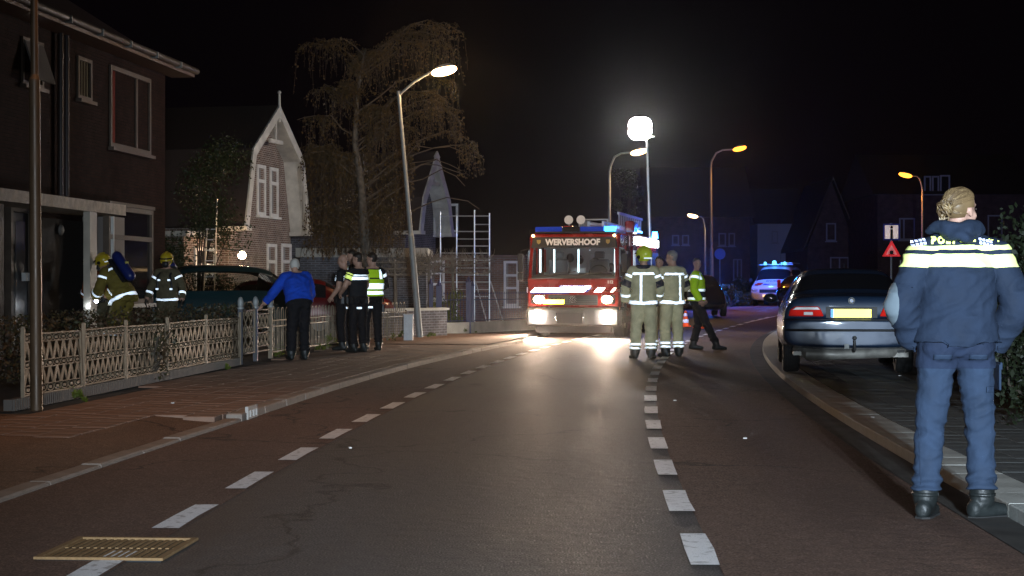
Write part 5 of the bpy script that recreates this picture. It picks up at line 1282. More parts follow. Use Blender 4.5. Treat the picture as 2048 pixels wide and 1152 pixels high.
bend2 = {k: V(v) for k, v in bend.items()}
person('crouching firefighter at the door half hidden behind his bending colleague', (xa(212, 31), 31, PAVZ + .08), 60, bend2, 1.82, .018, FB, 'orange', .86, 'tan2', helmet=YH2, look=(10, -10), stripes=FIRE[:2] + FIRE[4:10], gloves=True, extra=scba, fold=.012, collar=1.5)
t = thing('torch', 'glaring torch held low by the crouching firefighters at the door', 'torch', at(193, 602, 30.0), 0)
b = MB(); b.cyl((0, 0, 0), (.0, .14, .03), .025, n=10); b.build('torch_body', M_['black'], t); b = MB(); b.cyl((0, -.02, 0), (0, -.002, 0), .034, n=12); b.build('torch_lens', glow('torch_glow', (.8, .85, 1), 40), t)
lamp('POINT', 'torch_light', at(188, 607, 29.9) + V((-.12, .1, -.05)), 1.5, COOL, None, .03)

# --- woman officer in the foreground
HAIR['blond'] = mat('hair_blond', (.15, .098, .047), .38, var=(5, .4), spec=.6)
HB2 = mat('hair_blond_light', (.27, .19, .095), .35, var=(9, .3), spec=.6); HB3 = mat('hair_blond_dark', (.085, .054, .027), .4, var=(9, .3))
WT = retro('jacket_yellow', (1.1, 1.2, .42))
WT2 = [S('lz', .81, .97, mt=cloth('seat_blue', (.018, .028, .056)), name='seat_panel'), S('z', 1.437, 1.460, mt=WT, name='yellow_stripe'), S('z', 1.346, 1.415, mt=WT, name='yellow_stripe'),
    S('b', .72, 1.4, 'uaL', mt=CL['padl'], name='elbow_patch', flt='lambda C: C[:,0]<-.325'), S('b', .72, 1.4, 'uaR', mt=CL['padl'], name='elbow_patch', flt='lambda C: C[:,0]>.35'),
    S('b', -.4, .32, 'faL', mt=CL['padl'], name='elbow_patch', flt='lambda C: C[:,0]<-.325'), S('b', -.4, .32, 'faR', mt=CL['padl'], name='elbow_patch', flt='lambda C: C[:,0]>.35')]
def woman_extra(t, J, HM, bm, C, nm, reg, shell, s):
    # hood lying folded on the shoulders
    b = MB(); c = V((J['neck'].x - .02, -.10, 1.55)); n = 28
    for (w, h, dy, dz, r) in ((.15, -.01, -.035, .012, .034), (.135, .012, -.05, .012, .033), (.085, .03, -.078, .0, .027)):
        pts = [(c.x + w * math.cos(a), c.y + .02 + dy * abs(math.sin(a)) + .11 * (abs(math.cos(a)) ** 2), c.z + dz - h * math.sin(a) * 1.2 + .012 * math.sin(a * 5 + w * 60)) for a in [PI * i / n for i in range(n + 1)]]
        b.tube(pts, [r * (.45 + .6 * math.sin(PI * i / n)) for i in range(n + 1)], 10)
    hb = remesh(b.bm, .009, 6)
    for v in hb.verts: v.co += v.normal * .006 * (noise.noise(v.co * 14) + .5 * noise.noise(v.co * 31))
    me = bpy.data.meshes.new('hood'); hb.to_mesh(me); hb.free(); me.polygons.foreach_set('use_smooth', [True] * len(me.polygons)); hood = link_mesh('hood', me, CL['navy'], t)
    # collar stand
    b = MB(); nk = J['neck']; pts = [(nk.x + math.cos(a) * .082, nk.y + .01 + math.sin(a) * .078, nk.z + .025) for a in [i * PI / 10 for i in range(21)]]; b.tube(pts, .03, 8); b.build('collar', CL['navy'], t, smooth=70)
    b = MB(); b.sph((nk.x - .055, nk.y - .082, nk.z + .062), (.035, .01, .02), 10, Matrix.Rotation(-.25, 3, 'Y')); b.build('collar_label', mat('pale_label', (.35, .45, .65), .6), t, smooth=60)
    # hair drawn back into a bun
    R3 = HM.to_3x3(); r = random.Random(2)
    bun = V((0, -.122, .022))
    cap = MB(); cap.sph((0, -.016, .035), (.080, .098, .091), 28)
    q = [f for f in cap.bm.faces if (lambda c_: (c_.y > .02 and c_.z < .055 + .9 * (c_.y - .02)) or (c_.z < .012 and c_.y > -.035))(f.calc_center_median())]
    bmesh.ops.delete(cap.bm, geom=q, context='FACES'); bmesh.ops.transform(cap.bm, matrix=HM, verts=cap.bm.verts[:]); hr = cap.build('hair', HAIR['blond'], t, smooth=80)
    for nm_, m_, cnt, rad in (('hair_strands', HAIR['blond'], 170, .0036), ('light_strands', HB2, 110, .0032), ('dark_strands', HB3, 120, .0034)):
        b = MB()
        for _ in range(cnt):
            # start on the hairline, run over the skull to the bun
            a = r.uniform(-PI * .62, PI * .62); y0 = .075 * math.cos(a) + .0; z0 = .02 + .085 * math.cos(a * .8); 
            p0 = V((math.sin(a) * .078, .065 * math.cos(a), .045 + .06 * math.cos(a))) if abs(a) < 1.3 else V((math.sin(a) * .08, -.03 + .05 * math.cos(a), -.02))
            ps = []
            for k in range(9):
                u = k / 8; p = p0.lerp(bun + V((r.uniform(-.012, .012) * u, 0, r.uniform(-.014, .014) * u)), u)
                e = p - V((0, -.016, .037)); k_ = math.sqrt((e.x / .0825) ** 2 + (e.y / .1005) ** 2 + (e.z / .093) ** 2)
                if k_ < 1 or u < .75: e = e / max(k_, .25) * (1.0 + .02 * math.sin(u * 7 + a * 3)); p = V((0, -.016, .037)) + e
                ps.append(HM @ p)
            b.tube(ps, [rad * .5] + [rad] * 7 + [rad * .7], 4)
        b.build(nm_, m_, hr, smooth=80)
    for nm_, m_, cnt in (('bun', HAIR['blond'], 44), ('bun_light', HB2, 24), ('bun_dark', HB3, 26)):
        b = MB()
        for _ in range(cnt):
            ax = V((r.gauss(0, 1), r.gauss(0, .6), r.gauss(0, 1))).normalized(); u_ = ax.orthogonal().normalized(); w_ = ax.cross(u_); R_ = r.uniform(.016, .036); c_ = bun + V((r.uniform(-.02, .02), r.uniform(-.012, .012), r.uniform(-.024, .022))); a0 = r.uniform(0, 6)
            ps = [HM @ (c_ + (u_ * math.cos(a0 + k * .5) + w_ * math.sin(a0 + k * .5)) * R_ * (1 + .1 * math.sin(k))) for k in range(r.randint(6, 11))]
            b.tube(ps, [.002] + [.0052] * (len(ps) - 2) + [.002], 5)
        b.build(nm_, m_, hr, smooth=80)
    b = MB()
    for _ in range(9):
        p = bun + V((r.uniform(-.035, .03), -.01, r.uniform(-.05, -.01))); ps = [p]
        for k in range(5): p = p + V((r.uniform(-.008, .006), r.uniform(-.006, .004), -.014)); ps.append(p)
        b.tube([HM @ q_ for q_ in ps], [.003, .003, .0025, .002, .0015, .001], 4)
    b.build('loose_strands', HB2, hr, smooth=80)
    # lettering and chequers on the back, laid onto the jacket
    jk = [o for o in t.children if o.name.startswith('jacket')][0]; tmpb = bmesh.new(); tmpb.from_mesh(jk.data); bv = BVHTree.FromBMesh(tmpb); tmpb.free()
    def lay(me_o, dz=.0):
        for v in me_o.data.vertices:
            h = bv.ray_cast(V((v.co.x, -1, v.co.z)), V((0, 1, 0)))
            if h[0] is not None: v.co.y = h[0].y - .013 + min(0, v.co.y) * 0
    for i, ch in enumerate('POLITIE'):
        x = [-.150, -.112, -.075, -.045, -.008, .030, .062][i] + .012; z = 1.500 + .002 * i * (i > 3)
        o = text_obj('letter', ch, .052, M_['tapey'], t, Matrix.Translation((x, 0, z)) @ FRONT, 0, .0035, .25, .82); lay(o)
    chq = retro('chequer_white', (1.5, 1.6, 2.2))
    for sgn, xs in ((-1, [-.262, -.242, -.222, -.202, -.182]), (1, [.258, .278, .298])):
        pass
    for x0 in (-.238, .112):
        for i in range(4):
            for j in range(2):
                b = MB(); cx_ = x0 + i * .019 - (.0 if x0 < 0 else .0); cz_ = 1.486 + j * .021 - (.005 * i if x0 > 0 else 0) - (.004 * (3 - i) if x0 < 0 else 0)
                v = [b.bm.verts.new((cx_ + a_ * .0068, 0, cz_ + c_ * .0068)) for a_, c_ in ((-1, -1), (1, -1), (1, 1), (-1, 1))]; b.bm.faces.new(v); o = b.build('chequer', chq, t); lay(o)
    trs = [o for o in t.children if o.name.startswith('trousers')][0]; tb_ = bmesh.new(); tb_.from_mesh(trs.data); bvt = BVHTree.FromBMesh(tb_); tb_.free()
    for cx_, cz_, w_, h_ in ((-.095, .875, .10, .028), (.095, .875, .10, .028), (.17, .70, .05, .03)):
        b = MB(); nx, nz = 8, 3; g_ = []
        for i in range(nz + 1):
            row = []
            for j in range(nx + 1):
                px_, pz_ = cx_ + w_ * (j / nx - .5), cz_ + h_ * (i / nz - .5); h = bvt.ray_cast(V((px_, -1, pz_)), V((0, 1, 0)))
                row.append(b.bm.verts.new((px_, (h[0].y if h[0] else 0) - (.009 if i else .012), pz_)))
            g_.append(row)
        for i in range(nz):
            for j in range(nx): b.bm.faces.new((g_[i][j], g_[i][j + 1], g_[i + 1][j + 1], g_[i + 1][j]))
        o = b.build('pocket_flap', CL['navyt'], t, smooth=60); md = o.modifiers.new('s', 'SOLIDIFY'); md.thickness = .005; md.offset = 0
    for x0_ in (-.205, .195):     # outer side seams
        b = MB(); pts = []
        for i in range(24):
            z_ = .90 - i * .031; best = None
            for k in range(12):
                xx = x0_ * (1.0 - k * .035); h = bvt.ray_cast(V((xx, -1, z_)), V((0, 1, 0)))
                if h[0] is not None: best = h[0]; break
            if best is not None: pts.append(V((best.x * .985, best.y - .003, z_)))
        if len(pts) > 4: b.tube(pts, .003, 4); b.build('seam', CL['navy'], t, smooth=60)
    # pocket flaps, epaulettes, boots laces
    b = MB(); b.tube([J['shR'] + V((-.05, -.03, .072)), J['shR'] + V((.01, -.01, .07))], .012, 6); b.build('epaulette', CL['navy'], t)
    b = MB()
    for k in range(4): b.box(J['shR'] + V((-.04 + k * .016, -.045, .078 - k * .003)), (.008, .012, .006))
    b.build('rank_bars', M_['tapey'], t)
    b = MB(); b.box(J['hipR'] + V((.128, -.01, -.17)), (.012, .12, .14)); b.box(J['hipR'] + V((.134, -.01, -.11)), (.012, .125, .04)); b.build('thigh_pocket', CL['navyt'], t, bevel=.004)
    b = MB(); b.cyl(J['hipR'] + V((.13, -.03, -.1)), J['hipR'] + V((.13, -.03, -.14)), .007, n=8); b.build('key_clip', M_['chrome'], t)
    for q in 'LR':
        an = J['an' + q]; b = MB()
        fa = math.radians(FD[0] if q == 'L' else FD[1]); fd = V((math.sin(fa), math.cos(fa), 0)); sd = V((fd.y, -fd.x, 0)); zt = an.z - .1 * s
        pts = [V((an.x, an.y, zt + .014)) + fd * y * s + sd * x * s for x, y in ((0, -.098), (.04, -.075), (.05, -.02), (.048, .06), (.057, .13), (.045, .19), (0, .215), (-.045, .19), (-.057, .13), (-.048, .06), (-.05, -.02), (-.04, -.075), (0, -.098))]
        vs = [b.bm.verts.new(p) for p in pts[:-1]]; f = b.bm.faces.new(vs); ex = bmesh.ops.extrude_face_region(b.bm, geom=[f]); 
        for g_ in ex['geom']:
            if isinstance(g_, bmesh.types.BMVert): g_.co.z -= .026
        b.build('sole', M_['rubber'], t)
        b = MB(); c_ = V((an.x, an.y, zt + .13)); b.tube([c_ + (sd * math.cos(a) + fd * math.sin(a)) * .062 for a in [i * PI / 6 for i in range(13)]], .012, 6); b.build('boot_collar', CL['boot'], t, smooth=70)
        b = MB()
        for k in range(5):
            c0 = V((an.x, an.y, zt + .085 - k * .012)) + fd * (.055 + k * .02); b.tube([c0 - sd * .025, c0 + V((0, 0, .01)), c0 + sd * .025], .004, 4)
        b.build('laces', M_['rubber'], t)
FD = (22, 62)
person('woman officer with blond bun standing in the foreground with her back to the camera', (xa(1912, 9.2), 9.2, .0), -2,
    dict(pelvis=(.0, .0, .965), waist=(.0, .0, 1.12), chest=(.005, -.0, 1.31), neck=(.02, .0, 1.485), head=(.035, .045, 1.655), shL=(-.178, -.0, 1.425), shR=(.205, -.0, 1.42), elL=(-.302, -.05, 1.15), elR=(.322, -.05, 1.15),
         wrL=(-.205, .08, .95), wrR=(.21, .09, .935), hipL=(-.092, 0, .93), hipR=(.092, 0, .93), knL=(-.135, .02, .50), knR=(.13, .02, .50), anL=(-.165, .0, .1), anR=(.14, .0, .1)), 1.81, .0085, (.032, .022, .011), None, .945, 'navyt', 'boot', collar=1.535,
    hair='blond', look=(-52, 4), tilt=3, stripes=WT2, fold=.010, jm=CL['navy'], hands=False, extra=woman_extra, footdir=FD, flare=.025)
# ================================================================== vehicles
def loft_body(stations, seg_mat, parent, mats, names, sub=1, rz=0):
    """stations: list of (y, [(x,z)...]) half sections from the bottom centre to the roof centre, mirrored and joined"""
    bm = bmesh.new(); rows = []
    for y, pts in stations:
        full = [(-x, z) for x, z in pts[::-1] if x > 0] + [(x, z) for x, z in pts if x > 0 or True]
        L = [bm.verts.new((x, y, z)) for x, z in pts]; R = [L[i] if pts[i][0] == 0 else bm.verts.new((-pts[i][0], y, pts[i][1])) for i in range(len(pts))]
        rows.append((L, R))
    n = len(stations[0][1])
    for i in range(len(rows) - 1):
        for j in range(n - 1):
            for s in (0, 1):
                a, b_, c, d = rows[i][s][j], rows[i + 1][s][j], rows[i + 1][s][j + 1], rows[i][s][j + 1]
                try: f = bm.faces.new((a, b_, c, d) if s else (d, c, b_, a)); f.material_index = seg_mat(i, j)
                except ValueError: pass
    for k, rw in ((0, rows[0]), (-1, rows[-1])):
        for j in range(n - 1):
            vs = []
            for v in (rw[0][j], rw[0][j + 1], rw[1][j + 1], rw[1][j]):
                if v not in vs: vs.append(v)
            if len(vs) > 2:
                try: f = bm.faces.new(vs); f.material_index = 0
                except ValueError: pass
    bmesh.ops.recalc_face_normals(bm, faces=bm.faces[:])
    me = bpy.data.meshes.new('b'); bm.to_mesh(me); bm.free()
    o = bpy.data.objects.new('b', me); COL.objects.link(o); m = o.modifiers.new('s', 'SUBSURF'); m.levels = sub; m.render_levels = sub
    dg = bpy.context.evaluated_depsgraph_get(); e = bpy.data.meshes.new_from_object(o.evaluated_get(dg)); bpy.data.objects.remove(o)
    out = []
    for k, (nm_, mt) in enumerate(zip(names, mats)):
        b2 = bmesh.new(); b2.from_mesh(e); bmesh.ops.delete(b2, geom=[f for f in b2.faces if f.material_index != k], context='FACES')
        for f in b2.faces: f.material_index = 0; f.smooth = True
        me2 = bpy.data.meshes.new(nm_); b2.to_mesh(me2); b2.free(); me2.set_sharp_from_angle(angle=math.radians(50)); out.append(link_mesh(nm_, me2, mt, parent))
    return out
def wheel(parent, c, r, w, hub=None, tread=True, name='wheel'):
    o = bpy.data.objects.new(name, None); COL.objects.link(o); o.parent = parent; o.location = c
    b = MB(); q = w / 2
    prof = [(-q, r * .6), (-q, r * .9), (-q * .8, r * .985), (-q * .5, r), (q * .5, r), (q * .8, r * .985), (q, r * .9), (q, r * .6)]
    n = 32; rows = [[b.bm.verts.new((x, math.cos(2 * PI * k / n) * rr, math.sin(2 * PI * k / n) * rr)) for k in range(n)] for x, rr in prof]
    for r1, r2 in zip(rows, rows[1:]):
        for k in range(n): b.bm.faces.new((r1[k], r1[(k + 1) % n], r2[(k + 1) % n], r2[k]))
    if tread:
        for x in (-q * .45, 0, q * .45):
            b.tube([(x, math.cos(2 * PI * k / n) * (r + .001), math.sin(2 * PI * k / n) * (r + .001)) for k in range(n + 1)], .007, 4)
    b.build('tyre', M_['rubber'], o, smooth=40)
    b = MB(); b.cyl((-q * .85, 0, 0), (q * .85, 0, 0), r * .6, n=24); 
    for k in range(5): a = k * 2 * PI / 5; b.box((q * .88, math.cos(a) * r * .32, math.sin(a) * r * .32), (.02, .05, .05)); b.box((-q * .88, math.cos(a) * r * .32, math.sin(a) * r * .32), (.02, .05, .05))
    b.build('rim', M_['steel'], o, smooth=40); return o
BL = mat('paint_blue', (.018, .04, .085), .38, .12, coat=1, spec=.6)
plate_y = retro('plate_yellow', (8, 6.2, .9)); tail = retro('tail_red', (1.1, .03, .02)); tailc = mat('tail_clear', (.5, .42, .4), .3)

# ---------------- parked dark blue saloon, seen from behind
BX = thing('parked_car', 'dark blue saloon parked on the grey paving, rear to the camera, tow hook', 'car', (xa(1704, 22.2), 22.2, .085), math.atan2(-.135, 1))
def sec(w, zb, zs, top, wt, wr=None, mid=None):
    return [(0, zb), (w * .84, zb), (w * .97, zb + .10), (w, .52), (w * .985, .72), (w * .95, zs), (wt, top - .03), (wt * .7, top - .003), (0, top + .008)]
st = [(0.0, [(0, .40), (.62, .40), (.74, .44), (.80, .53), (.80, .66), (.74, .70), (.64, .71), (.35, .715), (0, .715)]),
      (.04, [(0, .37), (.70, .37), (.83, .42), (.88, .54), (.87, .68), (.80, .73), (.70, .745), (.38, .75), (0, .75)]),
      (.085, sec(.885, .36, .745, .765, .78)), (.10, sec(.89, .355, .76, .80, .78)), (.115, sec(.893, .35, .84, .965, .78)), (.15, sec(.90, .345, .89, 1.03, .77)), (.22, sec(.90, .34, .915, 1.055, .76)), (.60, sec(.90, .30, .93, 1.07, .74)),
      (.80, sec(.90, .27, .945, 1.085, .70)), (1.50, sec(.90, .22, .955, 1.40, .60)), (1.75, sec(.90, .22, .955, 1.425, .60)), (2.6, sec(.90, .22, .95, 1.435, .60)), (2.95, sec(.90, .22, .945, 1.41, .61)),
      (3.75, sec(.90, .22, .93, 1.0, .68)), (3.9, sec(.90, .24, .92, .975, .70)), (4.5, sec(.86, .26, .80, .82, .68)), (4.72, sec(.74, .34, .62, .66, .58))]
def bmwm(i, j):
    if i == 8 and j >= 6: return 1
    if 9 <= i <= 11 and j == 5: return 2
    if i == 8 and j == 5: return 2
    if i == 12 and j >= 6: return 3
    return 0
bo = loft_body(st, bmwm, BX, [BL, M_['glass'], M_['glass'], M_['glass']], ['body', 'rear_window', 'side_window', 'windscreen'], 2)
body = bo[0]
for (x, y) in ((-.755, 1.1), (.755, 1.1), (-.755, 3.93), (.755, 3.93)): wheel(BX, (x, y, .315), .315, .225)
for s in (-1, 1):       # tail lights: clear over red over clear
    b = MB(); b.prism([(s * .36, .80), (s * .40, .895), (s * .43, .93), (s * .73, .93), (s * .80, .88), (s * .815, .80)], .14, Matrix.Translation((0, .045, -.02))); tl = b.build('taillight', tail, BX, bevel=.012)
    b = MB(); b.prism([(s * .405, .885), (s * .44, .922), (s * .72, .922), (s * .77, .885)], .02, Matrix.Translation((0, .034, -.02))); b.build('indicator', tailc, tl, bevel=.004)
    b = MB(); b.lohi((s * .50, .03, .795), (s * .62, .05, .84)); b.build('reverse_light', tailc, tl, bevel=.004)
b = MB(); b.lohi((-.33, .068, .735), (.33, .12, .905)); rec = b.build('plate_recess', M_['black'], BX)
b = MB(); b.lohi((-.27, .045, .765), (.25, .055, .875)); pl = b.build('number_plate', plate_y, BX, bevel=.003)
b = MB(); b.lohi((-.29, .053, .748), (.27, .067, .885)); b.build('plate_frame', M_['black'], pl)
b = MB(); b.lohi((-.27, .042, .766), (-.235, .0445, .874)); b.build('country_band', retro('plate_blue', (.5, 1.2, 2.6)), pl)
b = MB(); b.lohi((-.30, .08, .907), (.30, .12, .92)); b.build('handle_trim', BL, BX, bevel=.004)
# roundel: ring with blue and white quarters
b = MB(); b.cyl((0, .092, .985), (0, .13, .985), .043, n=28); bd = b.build('badge', M_['steel'], BX, smooth=40)
b = MB(); b.cyl((0, .088, .985), (0, .0925, .985), .038, n=28); b.build('badge_ring', M_['black'], bd)
for k in range(4):
    b = MB(); a0 = k * PI / 2; b.prism([(0, 0)] + [(math.cos(a0 + q * PI / 12) * .024, math.sin(a0 + q * PI / 12) * .024) for q in range(7)], .003, Matrix.Translation((0, .083, .985)))
    b.build('badge_quarter', M_['white'] if k % 2 == 0 else mat('badge_blue', (.02, .1, .4), .3), bd)
b = MB(); b.tube([(-.86, .06, .60), (-.8, -.012, .60), (-.5, -.03, .60), (.5, -.03, .60), (.8, -.012, .60), (.86, .06, .60)], .016, 6); b.build('bumper_strip', M_['black'], BX, smooth=60)
b = MB(); b.tube([(-.89, .2, .74), (-.84, .012, .735), (-.5, -.008, .735), (.5, -.008, .735), (.84, .012, .735), (.89, .2, .74)], .008, 6); b.build('bumper_gap', M_['black'], BX, smooth=60)
b = MB()
for q in ((-.47, .0), (.47, 0)): b.tube([(q[0], .128, .985), (q[0] * 1.02, .12, .9), (q[0] * .86, .11, .72)], .004, 4)
b.build('boot_gap', M_['black'], BX)
b = MB(); b.tube([(.03, .3, .36), (.03, -.02, .33), (.03, -.08, .36), (.03, -.08, .47)], .018, 8); b.sph((.03, -.08, .50), .028, 12); b.build('tow_hook', mat('worn_steel', (.12, .12, .12), .5, .6), BX, smooth=60)
b = MB(); b.lohi((-.10, -.02, .36), (-.04, .04, .42)); b.cyl((-.07, -.03, .39), (-.07, -.02, .39), .028, n=12); b.build('tow_socket', M_['steel'], BX)
b = MB(); b.tube([(-.7, .5, .34), (-.55, .2, .28), (-.2, .25, .27), (.5, .25, .3), (.7, .5, .33)], [.06, .09, .07, .07, .05], 8); b.lohi((-.75, .25, .26), (-.35, .8, .31)); b.lohi((.3, .3, .24), (.75, .8, .30)); b.build('silencer', mat('silencer_metal', (.4, .38, .34), .55, .4, var=(7, .3)), BX, smooth=50)
b = MB(); b.lohi((-.6, 1.0, .24), (.6, 1.2, .32)); b.lohi((-.7, .3, .3), (.7, 4.4, .33)); b.build('underbody', M_['black'], BX)
for s in (-1, 1):
    b = MB(); b.sph((s * 1.0, 3.0, 1.0), (.11, .05, .075), 14); b.cyl((s * .88, 3.02, .96), (s * .97, 3.02, .97), .02, n=8); mr_ = b.build('wing_mirror', BL, BX, smooth=60)
    b = MB(); b.sph((s * 1.0, 2.965, 1.0), (.09, .02, .06), 12); b.build('mirror_glass', M_['glass'], mr_, smooth=60)
b = MB(); b.tube([(0, 1.7, 1.435), (0, 1.55, 1.49)], .008, 5); b.build('aerial', M_['black'], BX)

# ---------------- generic parked car used for the cars in the gardens
def simple_car(label, loc, rz, m, L=4.2, Wd=1.7, H=1.45, name='parked_car', glassm='glass', wagon=True, tailred=True):
    t = thing(name, label, 'car', loc, rz); w = Wd / 2
    def s_(ww, zb, zs, top, wt): return [(0, zb), (ww * .84, zb), (ww * .97, zb + .1), (ww, .5), (ww * .985, zs - .18), (ww * .95, zs), (wt, top - .05), (wt * .6, top), (0, top + .01)]
    bz = H * .62
    st_ = [(0, s_(w * .9, .36, bz - .15, bz - .1, w * .8)), (.08, s_(w * .97, .3, bz, bz + .06, w * .85)), (.18, s_(w, .26, bz, bz + .1, w * .84)), (.55 if wagon else 1.1, s_(w, .22, bz + .01, H - .04, w * .70)), (1.2, s_(w, .2, bz + .01, H, w * .7)), (2.3, s_(w, .2, bz, H, w * .7)), (2.55, s_(w, .2, bz, H - .04, w * .7)), (L * .76, s_(w, .2, bz - .02, bz + .05, w * .8)), (L * .97, s_(w * .9, .25, bz - .25, bz - .2, w * .7)), (L, s_(w * .8, .35, .5, .55, w * .6))]
    def mm(i, j):
        if i == 2 and j >= 6: return 1
        if 3 <= i <= 5 and j == 5: return 1
        if i == 6 and j >= 6: return 1
        return 0
    loft_body(st_, mm, t, [m, M_[glassm]], ['body', 'windows'], 2)
    for x in (-w + .12, w - .12):
        for y in (.75, L - .85): wheel(t, (x, y, .3), .3, .2, tread=False)
    for s in (-1, 1) if tailred else ():
        b = MB(); b.box((s * w * .82, .09, bz + (.18 if wagon else -.1)), (.14, .16, .34 if wagon else .16)); b.build('taillight', tail, t, bevel=.02)
        b = MB(); b.sph((s * (w + .08), L * .6, bz + .05), (.1, .05, .07), 10); b.build('wing_mirror', M_['black'], t, smooth=60)
    return t
teal = mat('paint_teal', (.006, .034, .04), .3, .2, coat=1); mat('clear_glass', (.5, .55, .55), .02, trans=1, ior=1.02); M_['clearg'] = MATS['clear_glass']
dred = mat('paint_red', (.12, .006, .008), .3, .1, coat=1)
cc = simple_car('dark teal people carrier parked in the garden behind the gate', (xa(576, 37), 37.6, .1), math.radians(112), teal, 4.3, 1.75, 1.62, glassm='clearg')
simple_car('dark red car parked behind the police group', (xa(700, 40.5), 40.5, .1), math.radians(98), dred, 3.9, 1.65, 1.38)
cr = simple_car('bright red small car with only its rear corner lit beside the leaning lamp', (xa(790, 43), 43, .1), math.radians(95), dred, 3.4, 1.55, 1.2, tailred=False)
simple_car('black car standing in the road behind the walking officer', (xa(1407, 62), 62, gz(62)), PI, mat('paint_black', (.01, .01, .012), .2, coat=1), 4.2, 1.75, 1.5).location = (xa(1384, 64), 64, gz(64))
simple_car('dark car behind the police van at right of it', (xa(1590, 74), 74, gz(74)), math.radians(-20), MATS['paint_black'], 4.2, 1.75, 1.45)

# ---------------- traffic cones
for k, (px, d) in enumerate(((1397, 50.5), (1371, 52))):
    t = thing('traffic_cone', ['red white striped traffic cone between the walking officer\'s legs', 'red traffic cone just right of the firemen'][k], 'traffic cone', (xa(px, d), d, gz(d)), 0, 'traffic cones on the road')
    co = retro('cone_red', (3.2, .35, .08)); cw = retro('cone_white', (4, 3.6, 3.2))
    b = MB(); b.box((0, 0, .015), (.3, .3, .03)); b.build('base', co, t, bevel=.005)
    for (z0, z1, m) in ((.03, .12, co), (.12, .22, cw), (.22, .32, co), (.32, .40, cw), (.40, .48, co)):
        r = lambda z: .125 - .2 * z
        b = MB(); b.cyl((0, 0, z0), (0, 0, z1), r(z0), r(z1), 18); b.build('body' if m is co else 'reflective_band', m, t, smooth=40)

# ---------------- fire engine
RED = mat('paint_fire_red', (.3, .014, .01), .25, .05, coat=1, spec=.6, var=(3, .08)); DG = mat('bumper_grey', (.05, .047, .047), .6); 
TR = thing('fire_engine', 'red fire engine with glaring headlights and blue light bar facing the camera', 'fire engine', (xa(1146, 42), 42, 0), math.atan2(-.22, 1))
FW = 1.14
# cab: lofted shell without windows, built as panels
def panel(pts, th, nm_, m, par=TR, bev=.012):     # quad panel in the xz plane seen from the front, pts (x, y, z), extruded back
    b = MB(); a = [b.bm.verts.new(V(p)) for p in pts]; c = [b.bm.verts.new(V(p) + V((0, th, 0))) for p in pts]; n = len(pts)
    b.bm.faces.new(a); b.bm.faces.new(c[::-1])
    for k in range(n): b.bm.faces.new((a[k], c[k], c[(k + 1) % n], a[(k + 1) % n]))
    return b.build(nm_, m, par, bevel=bev)
# front geometry heights
zr, zv, zw1, zw0, zh, zb1, zb0 = 2.50, 2.32, 2.22, 1.50, 1.46, .72, .28
def fy(z): return .0 if z < 1.46 else (z - 1.46) * .16      # the screen leans back
# roof
b = MB(); b.prism([(.15, zr - .01), (.3, zr + .09), (1.9, zr + .09), (1.9, 2.24), (.3, 2.24)], 2 * FW, Matrix.Translation((FW, 0, 0)) @ Matrix.Rotation(PI / 2, 4, 'Z')); roof_ = b.build('cab_roof', RED, TR, bevel=.04)
# visor board over the screen with the town name
panel([(-FW + .05, fy(zv) - .04, zw1), (FW - .05, fy(zv) - .04, zw1), (FW - .1, fy(zr) - .02, zr - .01), (-FW + .1, fy(zr) - .02, zr - .01)], .05, 'sun_visor', M_['black'])
text_obj('lettering', 'WERVERSHOOF', .205, mat('letter_white', (.85, .85, .85), .5), TR, Matrix.Translation((-.02, fy(zv) - .075, 2.355)) @ Matrix.Rotation(-.1, 4, 'X') @ FRONT, .002, .010, 0, .93)
for x in (-.88, .86):
    b = MB(); b.prism([(x - .05, 2.42), (x + .05, 2.42), (x + .045, 2.35), (x, 2.31), (x - .045, 2.35)], .01, Matrix.Translation((0, fy(zv) - .065, 0))); b.build('crest', mat('crest_gold', (.35, .25, .06), .5), TR)
# A pillars, screen frame, windscreen
for s in (-1, 1):
    panel([(s * FW, 0.05, zh), (s * (FW - .09), 0, zh), (s * (FW - .13), fy(zr) - .0, zr), (s * (FW - .03), fy(zr) + .05, zr)], .09, 'pillar', RED)
panel([(-FW + .1, fy(1.46) - .012, 1.46), (FW - .1, fy(1.46) - .012, 1.46), (FW - .12, fy(1.56) - .01, 1.56), (-FW + .12, fy(1.56) - .01, 1.56)], .03, 'screen_base', M_['black'])
gl = mat('screen_glass', (.8, .85, .85), .02, trans=1, ior=1.05, spec=.5)
panel([(-FW + .09, fy(1.56), 1.55), (FW - .09, fy(1.56), 1.55), (FW - .12, fy(2.23), 2.23), (-FW + .12, fy(2.23), 2.23)], .008, 'windscreen', gl, bev=0)
for x in (-.55, .25):
    b = MB(); b.tube([(x, -.03, 1.53), (x + .12, -.02, 1.58), (x + .62, .0, 1.63)], .012, 5); b.build('wiper', M_['black'], TR)
# cab interior
b = MB(); b.lohi((-FW + .06, .12, 1.30), (FW - .06, .6, 1.52)); b.lohi((.1, .2, 1.52), (.9, .5, 1.6)); db = b.build('dashboard', mat('dash_grey', (.08, .08, .085), .6), TR, bevel=.02)
b = MB(); b.tube([(.55 + .23 * math.cos(a), .5 + .1 * math.sin(a), 1.6 + .2 * math.sin(a)) for a in [i * PI / 10 for i in range(21)]], .018, 6); b.build('steering_wheel', M_['black'], TR, smooth=60)
for x in (-.55, .5):
    b = MB(); b.lohi((x - .25, .95, 1.1), (x + .25, 1.08, 1.95)); b.lohi((x - .13, .97, 1.97), (x + .13, 1.06, 2.15)); b.build('seat', mat('seat_grey', (.12, .12, .13), .8), TR, bevel=.03)
b = MB(); b.lohi((-FW + .05, 1.78, 1.0), (FW - .05, 1.82, 2.25)); b.build('rear_wall', mat('cab_lining', (.45, .47, .48), .7), TR)
